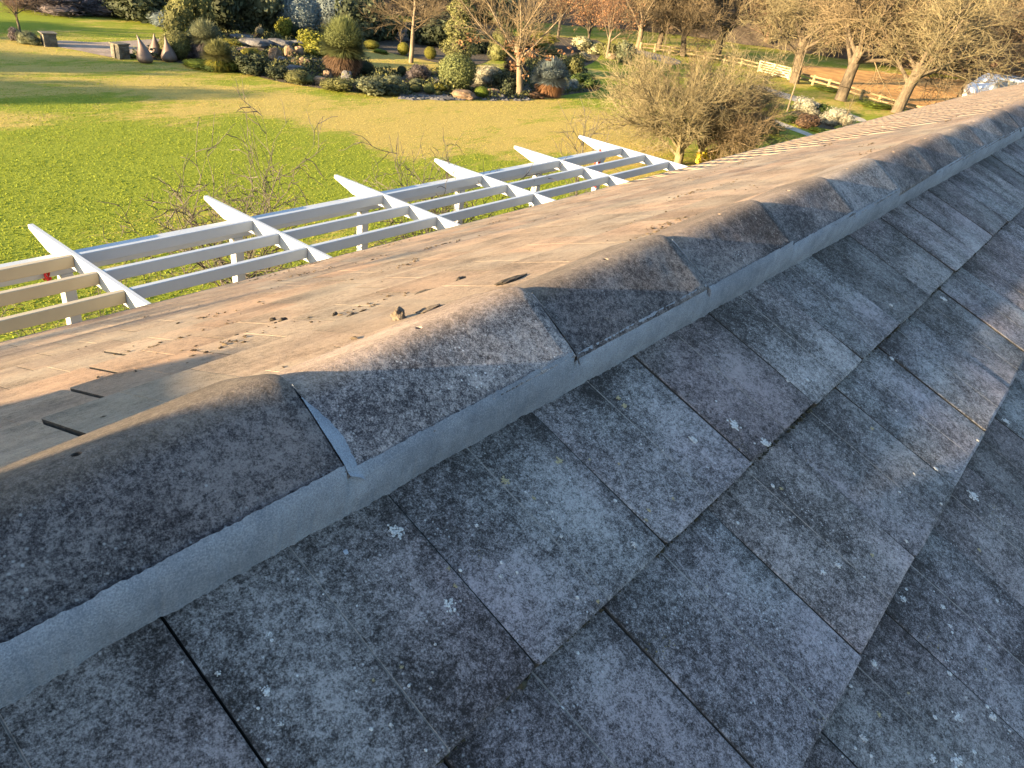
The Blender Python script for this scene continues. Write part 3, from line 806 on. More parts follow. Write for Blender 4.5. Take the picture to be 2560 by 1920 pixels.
for cl in range(190):
    x = rl.uniform(.6, 9); s = rl.uniform(.3, 3.5)
    if cl < 140:
        s = S1+GA*rl.randint(0, 9)+.01
    for i in range(rl.randint(4, 34)):
        bit(x+rl.gauss(0, .10), s+abs(rl.gauss(0, .006)) if cl < 140 else s+rl.gauss(0, .03), rl.uniform(.002, .008))
for i in range(500): bit(rl.uniform(.3, 11), rl.uniform(.2, 3.6), rl.uniform(.001, .0035))
tag(link('leaf_litter', mesh('leaf_litter', V, Fs, [M_leaf])), kind='stuff')

# ------------------------------------------------------------------ pergola
pg = empty('pergola', (0, 0, 0))
tag(pg, 'white painted timber pergola running along the garden side of the house', 'pergola')
TX, TDX, TY, TZ = 2.0892, 1.4846, 5.7068, -1.7683     # rafter tips (top, left edge)
PXX, PYY = 2.098, 5.3043
RW, RH = .040, .128
for k in range(-2, 6):
    x = TX+TDX*k
    V = []
    for xx in (x, x+RW):
        V += [(xx, EY+.02, TZ), (xx, TY, TZ), (xx, TY+.004, TZ-.035), (xx, TY-.30, TZ-RH), (xx, EY+.02, TZ-RH)]
    Fs = [(0, 1, 2, 3, 4), (9, 8, 7, 6, 5)]+[(i, i+5, (i+1) % 5+5, (i+1) % 5) for i in range(5)]
    me = mesh('rafter', V, Fs, [M_white]); fix_normals(me)
    import bmesh
    bm = bmesh.new(); bm.from_mesh(me); bmesh.ops.recalc_face_normals(bm, faces=bm.faces); bmesh.ops.bevel(bm, geom=list(bm.edges), offset=.004, segments=1, affect='EDGES'); bm.to_mesh(me); bm.free()
    link('rafter', me, pg)
nog_y = [4.955, 4.575, 4.195]
for k in range(-2, 5):
    x = TX+TDX*k
    for j, y in enumerate(nog_y):
        mb = MB(); mb.box(x+RW+.002, x+TDX-.002, y-.0225, y+.0225, TZ-.092, TZ-.003)
        link('batten', mb.mesh('batten', M_cream if k < 0 else M_white, bevel=.004), pg)
mb = MB(); mb.box(TX-TDX*2-.1, TX+TDX*5+.12, PYY-.045, PYY+.045, TZ-RH-.142, TZ-RH-.002); link('beam', mb.mesh('beam', M_white, bevel=.004), pg)
for k in range(-2, 6):
    x = PXX+TDX*k
    mb = MB(); mb.box(x, x+.09, PYY-.043, PYY+.043, GZ, TZ-RH-.144); link('post', mb.mesh('post', M_white, bevel=.005), pg)

# ------------------------------------------------------------------ plants
def frames(d):
    a = np.where(np.abs(d[:, 2:3]) < .9, np.array([[0, 0, 1.0]]), np.array([[1.0, 0, 0]]))
    u = np.cross(d, a); u /= np.linalg.norm(u, axis=1, keepdims=True)+1e-9
    return u, np.cross(d, u)
def tubes(P0, P1, R0, R1, sides=3):
    P0 = np.array(P0); P1 = np.array(P1); R0 = np.array(R0)[:, None]; R1 = np.array(R1)[:, None]
    d = P1-P0; d /= np.linalg.norm(d, axis=1, keepdims=True)+1e-9
    u, v = frames(d); n = len(P0); out = np.zeros((n, 2*sides, 3))
    for i in range(sides):
        a = 2*PI*i/sides
        q = u*math.cos(a)+v*math.sin(a)
        out[:, i] = P0+q*R0; out[:, sides+i] = P1+q*R1
    b = (np.arange(n)*2*sides)[:, None]
    Fc = np.concatenate([b+np.array([[i, (i+1) % sides, sides+(i+1) % sides, sides+i]]) for i in range(sides)], 0)
    return out.reshape(-1, 3), Fc
class Tree:
    def __init__(s, seed): s.r = np.random.default_rng(seed); s.big = []; s.small = []; s.tips = []
    def grow(s, p, d, ln, rad, lvl, P):
        r = s.r; nseg = P['seg'][lvl]; step = ln/nseg
        pts = [(p, rad)]; rend = rad*P['taper'][lvl]
        for i in range(nseg):
            d = d+r.normal(0, P['wob'][lvl], 3)+np.array([0, 0, P['up'][lvl]]); d /= np.linalg.norm(d)
            p2 = p+d*step; ra = rad+(rend-rad)*(i/nseg); rb = rad+(rend-rad)*((i+1)/nseg)
            (s.big if lvl <= P['biglvl'] else s.small).append((p, p2, ra, rb)); p = p2; pts.append((p, rb))
        if lvl+1 < len(P['seg']):
            n = P['kids'][lvl]; n = r.integers(n[0], n[1]+1)
            t0 = P['from'][lvl]
            ph = r.random()*6.28
            for k in range(n):
                t = t0+(1-t0)*((k+r.random()*.8)/n) if n > 1 else 1
                t = min(t, 1); f = t*nseg; i = min(int(f), nseg-1); fr = f-i
                q = pts[i][0]*(1-fr)+pts[i+1][0]*fr; rr_ = pts[i][1]*(1-fr)+pts[i+1][1]*fr
                dd = pts[i+1][0]-pts[i][0]; dd /= np.linalg.norm(dd)
                u, v = frames(dd[None]); ph += 2.4+r.normal(0, .3)
                ang = math.radians(r.normal(P['ang'][lvl], P.get('angj', 10)))
                nd = dd*math.cos(ang)+(u[0]*math.cos(ph)+v[0]*math.sin(ph))*math.sin(ang)
                s.grow(q, nd, ln*P['len'][lvl]*r.uniform(.75, 1.2)*(1-.35*t if P.get('cone') else 1), max(rr_*P['rad'][lvl], P['rmin']), lvl+1, P)
        else: s.tips.append(p)
    def meshes(s, scale=1.0):
        res = []
        for segs, sides in ((s.big, 7), (s.small, 3)):
            if not segs: res.append((np.zeros((0, 3)), np.zeros((0, 4), int))); continue
            a = [x[0] for x in segs]; b = [x[1] for x in segs]
            res.append(tubes(a, b, [x[2] for x in segs], [x[3] for x in segs], sides))
        return res
# every prototype is about 1 m high
def norm_tree(t, hgt):
    pts = np.array([x[1] for x in t.big+t.small]); k = hgt/pts[:, 2].max()
    f = lambda L_: [(a*k, b*k, c*k, d*k) for a, b, c, d in L_]
    t.big, t.small = f(t.big), f(t.small); t.tips = [q*k for q in t.tips]; return t
P_oak = dict(seg=[4, 6, 5, 4, 3], taper=[.75, .45, .4, .4, .5], wob=[.05, .17, .22, .26, .28], up=[0, .05, .03, .02, .02], kids=[(6, 7), (9, 10), (8, 9), (7, 8)], **{'from': [.5, .18, .12, .1]}, ang=[40, 46, 48, 42], len=[1.5, .52, .52, .6], rad=[.46, .42, .45, .55], rmin=.0011, biglvl=1)
P_spread = dict(seg=[5, 6, 5, 3], taper=[.3, .35, .4, .5], wob=[.03, .07, .12, .15], up=[0, .055, .05, .05], kids=[(20, 22), (11, 12), (7, 8)], **{'from': [.42, .2, .15]}, ang=[66, 35, 32], len=[.62, .5, .55], rad=[.34, .5, .6], rmin=.0012, biglvl=0, cone=True)
P_up = dict(seg=[4, 7, 5, 4], taper=[.6, .3, .35, .5], wob=[.04, .07, .12, .15], up=[0, .03, .03, .03], kids=[(9, 10), (12, 13), (8, 9)], **{'from': [.5, .15, .15]}, ang=[36, 34, 36], len=[1.3, .42, .5], rad=[.45, .4, .55], rmin=.0011, biglvl=1)
P_young = dict(seg=[8, 4, 3], taper=[.25, .4, .5], wob=[.02, .08, .1], up=[0, .05, .05], kids=[(22, 24), (4, 5)], **{'from': [.35, .2]}, ang=[42, 35], len=[.26, .5], rad=[.35, .6], rmin=.0025, biglvl=0)
P_shrub = dict(seg=[3, 6, 5, 4, 3], taper=[.8, .4, .4, .5, .5], wob=[.08, .12, .16, .18, .18], up=[0, .0, .02, .03, .03], kids=[(13, 14), (10, 11), (8, 9), (7, 8)], **{'from': [.2, .15, .12, .1]}, ang=[50, 36, 36, 34], len=[2.6, .42, .5, .6], rad=[.45, .42, .5, .6], rmin=.0009, biglvl=0)
P_thick = dict(seg=[3, 5, 4, 3], taper=[.8, .4, .45, .5], wob=[.1, .16, .2, .2], up=[0, .05, .05, .04], kids=[(10, 11), (8, 9), (5, 6)], **{'from': [.05, .1, .1]}, ang=[34, 34, 36], len=[2.4, .5, .5], rad=[.5, .5, .6], rmin=.003, biglvl=0)
P_vine = dict(seg=[5, 8, 7, 6, 4], taper=[.7, .4, .4, .5, .5], wob=[.08, .14, .18, .2, .2], up=[0, .02, .0, -.01, -.01], kids=[(8, 9), (6, 7), (4, 5), (2, 3)], **{'from': [.75, .15, .1, .1]}, ang=[55, 42, 42, 42], len=[1.15, .6, .6, .55], rad=[.55, .6, .6, .6], rmin=.0024, biglvl=0)
def make(P, seed, base_r=.05, l0=.35):
    t = Tree(seed); t.grow(np.zeros(3), np.array([0, 0, 1.0]), l0, base_r, 0, P); return norm_tree(t, 1.0)
tree_protos = {}
def proto(kind, P, seeds, base_r, l0):
    for i, sd in enumerate(seeds):
        t = make(P, sd, base_r, l0); (v0, f0), (v1, f1) = t.meshes()
        tree_protos[(kind, i)] = (mesh('trunk', v0, f0, [], True), mesh('crown', v1, f1), np.array(t.tips), (v0, f0, v1, f1))
proto('oak', P_oak, [3, 8, 14], .024, .22)
proto('spread', P_spread, [5], .026, 1.0)
proto('up', P_up, [6, 9], .020, .3)
proto('young', P_young, [2, 4], .014, 1.0)
proto('shrub', P_shrub, [9, 12], .024, .16)
proto('thick', P_thick, [1, 21], .02, .1)
proto('vine', P_vine, [17, 31], .016, .45)
def leaf_cloud(P, sz, seed, n):
    r = np.random.default_rng(seed); Q = P[r.integers(0, len(P), n)]+r.normal(0, sz*.9, (n, 3))
    return quads(Q, r.normal(0, 1, (n, 3)), sz, r)
def quads(Q, N, sz, r, asp=.6):
    n = len(Q); N = N/(np.linalg.norm(N, axis=1, keepdims=True)+1e-9); u, v = frames(N)
    a = r.random(n)*6.28; uu = u*np.cos(a)[:, None]+v*np.sin(a)[:, None]; vv = np.cross(N, uu)
    s_ = (sz*r.uniform(.6, 1.3, n))[:, None]
    V = np.stack([Q-uu*s_-vv*s_*asp*.4, Q+vv*s_*asp-uu*s_*.1, Q+uu*s_, Q-vv*s_*asp], 1).reshape(-1, 3)
    return V, np.arange(4*n).reshape(-1, 4)
_leafy = {}
def tree(kind, var, px, py, hpx, name, label, bark_m, cat='tree', group=None, leaves=None, rz=None, wide=1.0, lean=0, low=0.0, twig=None):
    x, y, _ = ground(px, py); t = mpp(px, py); h = hpx*t
    root = empty(name, (x, y, GZ), rz if rz is not None else random.random()*6.28)
    tm, cm, tips, _r = tree_protos[(kind, var)]
    a = link('trunk', tm, root, None); b = link('crown', cm, root, None)
    for o, mt in ((a, bark_m), (b, twig or bark_m)):
        if len(o.data.materials) == 0: o.data.materials.append(mt)
        o.material_slots[0].link = 'OBJECT'; o.material_slots[0].material = mt
        o.scale = (h*wide, h*wide, h)
    if leaves:
        key = (kind, var, leaves[0], low)
        if key not in _leafy:
            T = tips[(tips[:, 2] < low)] if low else tips
            V, Fc = leaf_cloud(T, .012, 3, leaves[1]); _leafy[key] = mesh('leaves', V, Fc, [L[leaves[0]]])
        o = link('leaves', _leafy[key], root); o.scale = (h*wide, h*wide, h)
    tag(root, label, cat, group)
    return root

# bushes: leaves spread through the volume over a lumpy core
def bush_mesh(seed, n=2600, leaf=.045, lumps=7, flat=.75, round_=False, asp=.6, spiky=0.0):
    r = np.random.default_rng(seed)
    if round_: cs = np.array([[0, 0, .5]]); rs = np.array([.5])
    else:
        cs = np.stack([r.uniform(-.27, .27, lumps), r.uniform(-.27, .27, lumps), r.uniform(.25, .68, lumps)], 1); rs = r.uniform(.2, .32, lumps)
        cs[:, 2] = np.clip(cs[:, 2]-np.hypot(cs[:, 0], cs[:, 1])*.5, .2, .7)
    d = r.normal(0, 1, (n, 3)); d /= np.linalg.norm(d, axis=1, keepdims=True)
    k = r.integers(0, len(rs), n)
    rad = (r.uniform(.86, 1.04, n) if round_ else r.uniform(.7, 1.12, n))
    Q = cs[k]+d*(rs[k]*rad)[:, None]
    dd = np.linalg.norm(Q[:, None]-cs[None], axis=2)/rs[None]
    keep = (dd.min(1) > (.84 if round_ else .66)) & (Q[:, 2] > .0)
    Q = Q[keep]; N = d[keep]+r.normal(0, .45 if not spiky else .9, (keep.sum(), 3))
    V, Fc = quads(Q, N, leaf, r, asp)
    VV = [V]; FF = [Fc]; nb = len(V)
    import bmesh
    for c, rr_ in zip(cs, rs):
        bm = bmesh.new(); bmesh.ops.create_icosphere(bm, subdivisions=2, radius=rr_*(.9 if round_ else .74))
        vv = np.array([v.co[:] for v in bm.verts])+c; vv += r.normal(0, .008, vv.shape); vv[:, 2] = np.maximum(vv[:, 2], 0)
        ff = np.array([[v.index for v in f.verts] for f in bm.faces]); ff = np.concatenate([ff, ff[:, :1]], 1)
        bm.free(); VV.append(vv); FF.append(ff+nb); nb += len(vv)
    V = np.concatenate(VV); quad4 = FF[0]; tri = np.concatenate([f[:, :3] for f in FF[1:]])
    faces = [tuple(q) for q in quad4.tolist()]+[tuple(q) for q in tri.tolist()]
    me = bpy.data.meshes.new('bush'); me.from_pydata(V.tolist(), [], faces); me.update()
    return me
bush_p = {('loose', i): bush_mesh(40+i) for i in range(4)}
bush_p.update({('fine', i): bush_mesh(60+i, 4200, .026, 9) for i in range(3)})
bush_p.update({('ball', i): bush_mesh(80+i, 5200, .024, 1, round_=True) for i in range(2)})
bush_p.update({('wisp', i): bush_mesh(90+i, 3600, .060, 8, asp=.14, spiky=1) for i in range(2)})
def bush(kind, var, px, py, wpx, hpx, leaf, label, name='shrub', cat='shrub', group=None, depth=None, rz=None):
    x, y, _ = ground(px, py); t = mpp(px, py)
    o = link(name, bush_p[(kind, var)], None)
    if len(o.data.materials) == 0: o.data.materials.append(L[leaf])
    o.material_slots[0].link = 'OBJECT'; o.material_slots[0].material = L[leaf]
    wm = wpx*t; hm = hpx*t
    k = 1.0 if kind == 'ball' else 1.12
    o.location = (x, y, GZ); o.scale = (wm*k, wm*k if depth is None else depth*k, hm*(1.0 if kind == 'ball' else 1.06))
    o.rotation_euler = (0, 0, rz if rz is not None else random.random()*6.28)
    tag(o, label, cat, group)
    return o

def grass_tree(px, py, wpx, hpx, label, skirt=.45, crown='grey', trunk=.3, seed=1, n=900, skm='brown'):
    x, y, _ = ground(px, py); t = mpp(px, py); w_, h_ = wpx*t, hpx*t
    root = empty('grass_tree', (x, y, GZ)); r = np.random.default_rng(seed)
    cz = h_*skirt; R0 = w_/2
    def blades(n, lo, hi, L0, L1, droop, wid):
        el = np.arcsin(r.uniform(math.sin(lo), math.sin(hi), n)); azz = r.random(n)*6.28
        d = np.stack([np.cos(el)*np.cos(azz), np.cos(el)*np.sin(azz), np.sin(el)], 1)
        ln = r.uniform(L0, L1, n)[:, None]
        o_ = np.array([0, 0, cz])+d*.05
        side = np.cross(d, [0, 0, 1.0]); side /= np.linalg.norm(side, axis=1, keepdims=True)+1e-9
        p1 = o_+d*ln*.5; p2 = o_+d*ln+np.array([0, 0, -1])*droop*ln
        V = np.stack([o_-side*wid, o_+side*wid, p1+side*wid*.8, p1-side*wid*.8, p2+side*wid*.15, p2-side*wid*.15], 1).reshape(-1, 3)
        V[:, 2] = np.maximum(V[:, 2], .01)
        b = (np.arange(n)*6)[:, None]
        return V, np.concatenate([b+np.array([[0, 1, 2, 3]]), b+np.array([[3, 2, 4, 5]])])
    up = h_-cz
    V, Fc = blades(n, math.radians(-8), math.radians(88), up*.72, up*1.0, .06, w_*.016)
    V[:, 0:2] *= R0/up*1.0 if up > 0 else 1
    dn_ = bush_p[('ball', 0)]; ko = link('heart', dn_, root); ko.data.materials.append(L['dark']) if len(ko.data.materials) == 0 else None
    ko.material_slots[0].link = 'OBJECT'; ko.material_slots[0].material = L[crown]; ko.scale = (w_*.7, w_*.7, up*.75); ko.location = (0, 0, cz-up*.05)
    ko = link('heart', dn_, root); ko.material_slots[0].link = 'OBJECT'; ko.material_slots[0].material = L[skm]; ko.scale = (w_*.6, w_*.6, cz*1.05)
    link('crown', mesh('crown', V, Fc, [L[crown]]), root)
    V, Fc = blades(int(n*.9), math.radians(-85), math.radians(-12), cz*.8, max(cz, R0)*.98, .15, w_*.016)
    V[:, 0:2] *= .85
    link('skirt', mesh('skirt', V, Fc, [L[skm]]), root)
    V, Fc = tubes([np.array([0, 0, 0.])], [np.array([0, 0, cz+.1])], [w_*.1], [w_*.09], 9)
    link('trunk', mesh('trunk', V, Fc, [B_dark]), root)
    return tag(root, label, 'grass tree')

# --- right side trees
oakg = 'large bare trees along the paddock fence'
tree('oak', 0, 2240, 284, 430, 'bare_tree', 'largest bare tree with thick forked trunk rising just beyond the roof edge', B_grey, group=oakg, twig=B_lichen, rz=.6, wide=1.15)
tree('oak', 1, 2100, 252, 380, 'bare_tree', 'bare tree with leaning reddish trunk left of the largest forked tree', B_grey, group=oakg, twig=B_tan, rz=2.2, wide=1.1)
tree('oak', 2, 1985, 208, 330, 'bare_tree', 'bare tree standing at the right end of the pale timber gate', B_grey, group=oakg, twig=B_lichen, rz=4.0, wide=1.15)
tree('oak', 1, 1790, 140, 270, 'bare_tree', 'bare tree behind the top of the big twiggy shrub', B_grey, group=oakg, twig=B_tan, rz=.3, wide=1.15)
tree('oak', 0, 1707, 141, 250, 'bare_tree', 'bare tree just above the left side of the big twiggy shrub', B_grey, group=oakg, twig=B_tan, rz=3.3, wide=1.0)
tree('oak', 2, 1645, 126, 240, 'bare_tree', 'bare tree behind the left part of the rail fence', B_grey, group=oakg, twig=B_dark, rz=1.3, wide=1.0)
tree('oak', 0, 1594, 122, 240, 'bare_tree', 'bare tree with short smooth trunk at the left end of the rail fence', B_pale, group=oakg, twig=B_tan, rz=5.0, wide=1.0)
tree('oak', 1, 2405, 246, 300, 'bare_tree', 'bare twisted tree by the white car at the right edge', B_grey, group=oakg, twig=B_tan, rz=1.0, wide=1.2)
tree('oak', 2, 2660, 222, 330, 'bare_tree', 'bare tree behind the white car cut by the right picture edge', B_grey, group=oakg, twig=B_red, rz=2.9, wide=1.2)
# --- garden trees
tree('spread', 0, 1027, 157, 215, 'bare_tree', 'bare tree with wide fan of fine upswept branches on the straw lawn', B_pale, twig=B_tan, rz=.4, wide=1.6)
tree('up', 0, 1299, 240, 330, 'bare_tree', 'tall bare tree with brown leaf clumps beside the orange skirted grass tree', B_pale, twig=B_tan, rz=1.1, wide=1.2, leaves=('rust', 260), low=.38)
tree('oak', 2, 1177, 70, 150, 'bare_tree', 'bare tree behind the tall olive conifer', B_dark, twig=B_dark, rz=1.1)
tree('up', 1, 1468, 130, 190, 'brown_leaved_tree', 'tree holding dead brown leaves above the cream flowering shrub', B_dark, twig=B_red, rz=.4, leaves=('rust', 1800), wide=.9)
tree('up', 0, 1517, 146, 200, 'brown_leaved_tree', 'tree with brown leaves and pale trunk beside the grey green bush', B_pale, twig=B_red, rz=2.4, leaves=('rust', 1500), wide=.8)
tree('up', 1, 1395, 95, 170, 'brown_leaved_tree', 'farthest tree still holding rusty leaves above the dark hollow', B_dark, twig=B_red, rz=5.0, leaves=('rust', 1800), wide=1.0)
tree('young', 0, 1650, 172, 120, 'young_tree', 'young bare tree beside the grey path left of the twiggy shrub', B_pale, twig=B_tan, rz=1)
tree('young', 1, 1967, 281, 215, 'young_tree', 'young bare tree with pale guarded trunk left of the white flowering shrubs', B_pale, twig=B_tan, rz=1)
tree('young', 0, 2104, 323, 115, 'young_tree', 'small young bare tree in front of the right white flowering shrub', B_pale, twig=B_tan, rz=2)
tree('up', 1, 50, 82, 150, 'bare_tree', 'small bare tree above the shrubs in the top left corner', B_grey, twig=B_red, rz=1.8, wide=1.0)
tree('young', 1, 1000, 130, 75, 'young_tree', 'slender grey sapling beside the low clipped domes', B_grey, twig=B_tan, rz=2)
# --- the big twiggy shrub and pergola plants
tree('shrub', 0, 1694, 412, 325, 'bare_shrub', 'big rounded leafless shrub with lichened twigs behind the roof', B_lichen, cat='shrub', twig=B_lichen, rz=.7, wide=.95)
tree('shrub', 0, 1745, 404, 270, 'bare_shrub', 'leafless shrub filling the middle between the big rounded one and the lower one', B_lichen, cat='shrub', twig=B_tan, rz=3.6, wide=.85)
tree('shrub', 0, 1800, 394, 210, 'bare_shrub', 'lower leafless shrub spreading right of the big rounded one', B_lichen, cat='shrub', twig=B_lichen, rz=2.9, wide=.9)
def plant_at(kind, var, x, y, h, name, label, bm, wide=1.0, rz=0, cat='vine', twig=None):
    root = empty(name, (x, y, GZ), rz); tm, cm, tips, _r = tree_protos[(kind, var)]
    for nm, me, mt in (('stem', tm, bm), ('twigs', cm, twig or bm)):
        o = link(nm, me, root)
        if len(o.data.materials) == 0: o.data.materials.append(mt)
        o.material_slots[0].link = 'OBJECT'; o.material_slots[0].material = mt; o.scale = (h*wide, h*wide, h)
    return tag(root, label, cat)
B_vine = bark('vine_twigs', (0.045, 0.042, 0.038), (0.095, 0.088, 0.078))
vg = []
v = ray(530, 520); t_ = (6.1-EYE[1])/v[1]
plant_at('vine', 0, v[0]*t_+.25, 6.1, 3.2, 'bare_vine', 'leafless vine spreading its twigs above the second pergola rafter', B_vine, wide=.66, rz=3.4)
plant_at('vine', 1, 6.75, 5.65, 2.7, 'bare_vine', 'thin leafless vine draped over the fourth pergola rafter', B_vine, wide=.75, rz=1.5)
plant_at('vine', 1, 1.3, 5.5, 1.9, 'bare_vine', 'leafless vine below the cream battens at the left edge', B_vine, wide=.9, rz=3.5)
plant_at('vine', 0, 2.65, 5.75, 1.7, 'bare_vine', 'short leafless vine between the first and second pergola posts', B_vine, wide=.5, rz=4.5)
plant_at('young', 0, 10.3, 6.1, 2.6, 'bare_vine', 'faint bare shoots beyond the tip of the last rafter', B_vine, wide=1.1, rz=4.5)
# red ties
def tie(x, y, z, ln, label, seed):
    r = random.Random(seed); P0 = []; P1 = []
    for k in range(5):
        p = np.array([x, y+r.uniform(-.02, .02), z])
        for i in range(5):
            q = p+np.array([r.uniform(-.03, .02), r.uniform(-.03, .03), -ln/5]); P0.append(p); P1.append(q); p = q
    V, Fc = tubes(P0, P1, [.008]*len(P0), [.007]*len(P0), 5)
    tag(link('red_tie', mesh('red_tie', V, Fc, [M_red])), label, 'tie')
tie(PXX-.012+TDX*5, PYY-.01, TZ-.10, .55, 'red cord hanging from the top of the farthest pergola post', 1)
tie(PXX+.30, PYY-.1, TZ-1.15, .30, 'bright red rag tied low on the vine beside the first pergola post', 2)
tie(PXX-.10, PYY-.05, TZ-.14, .16, 'short red cord looped over the beam at the first rafter', 3)

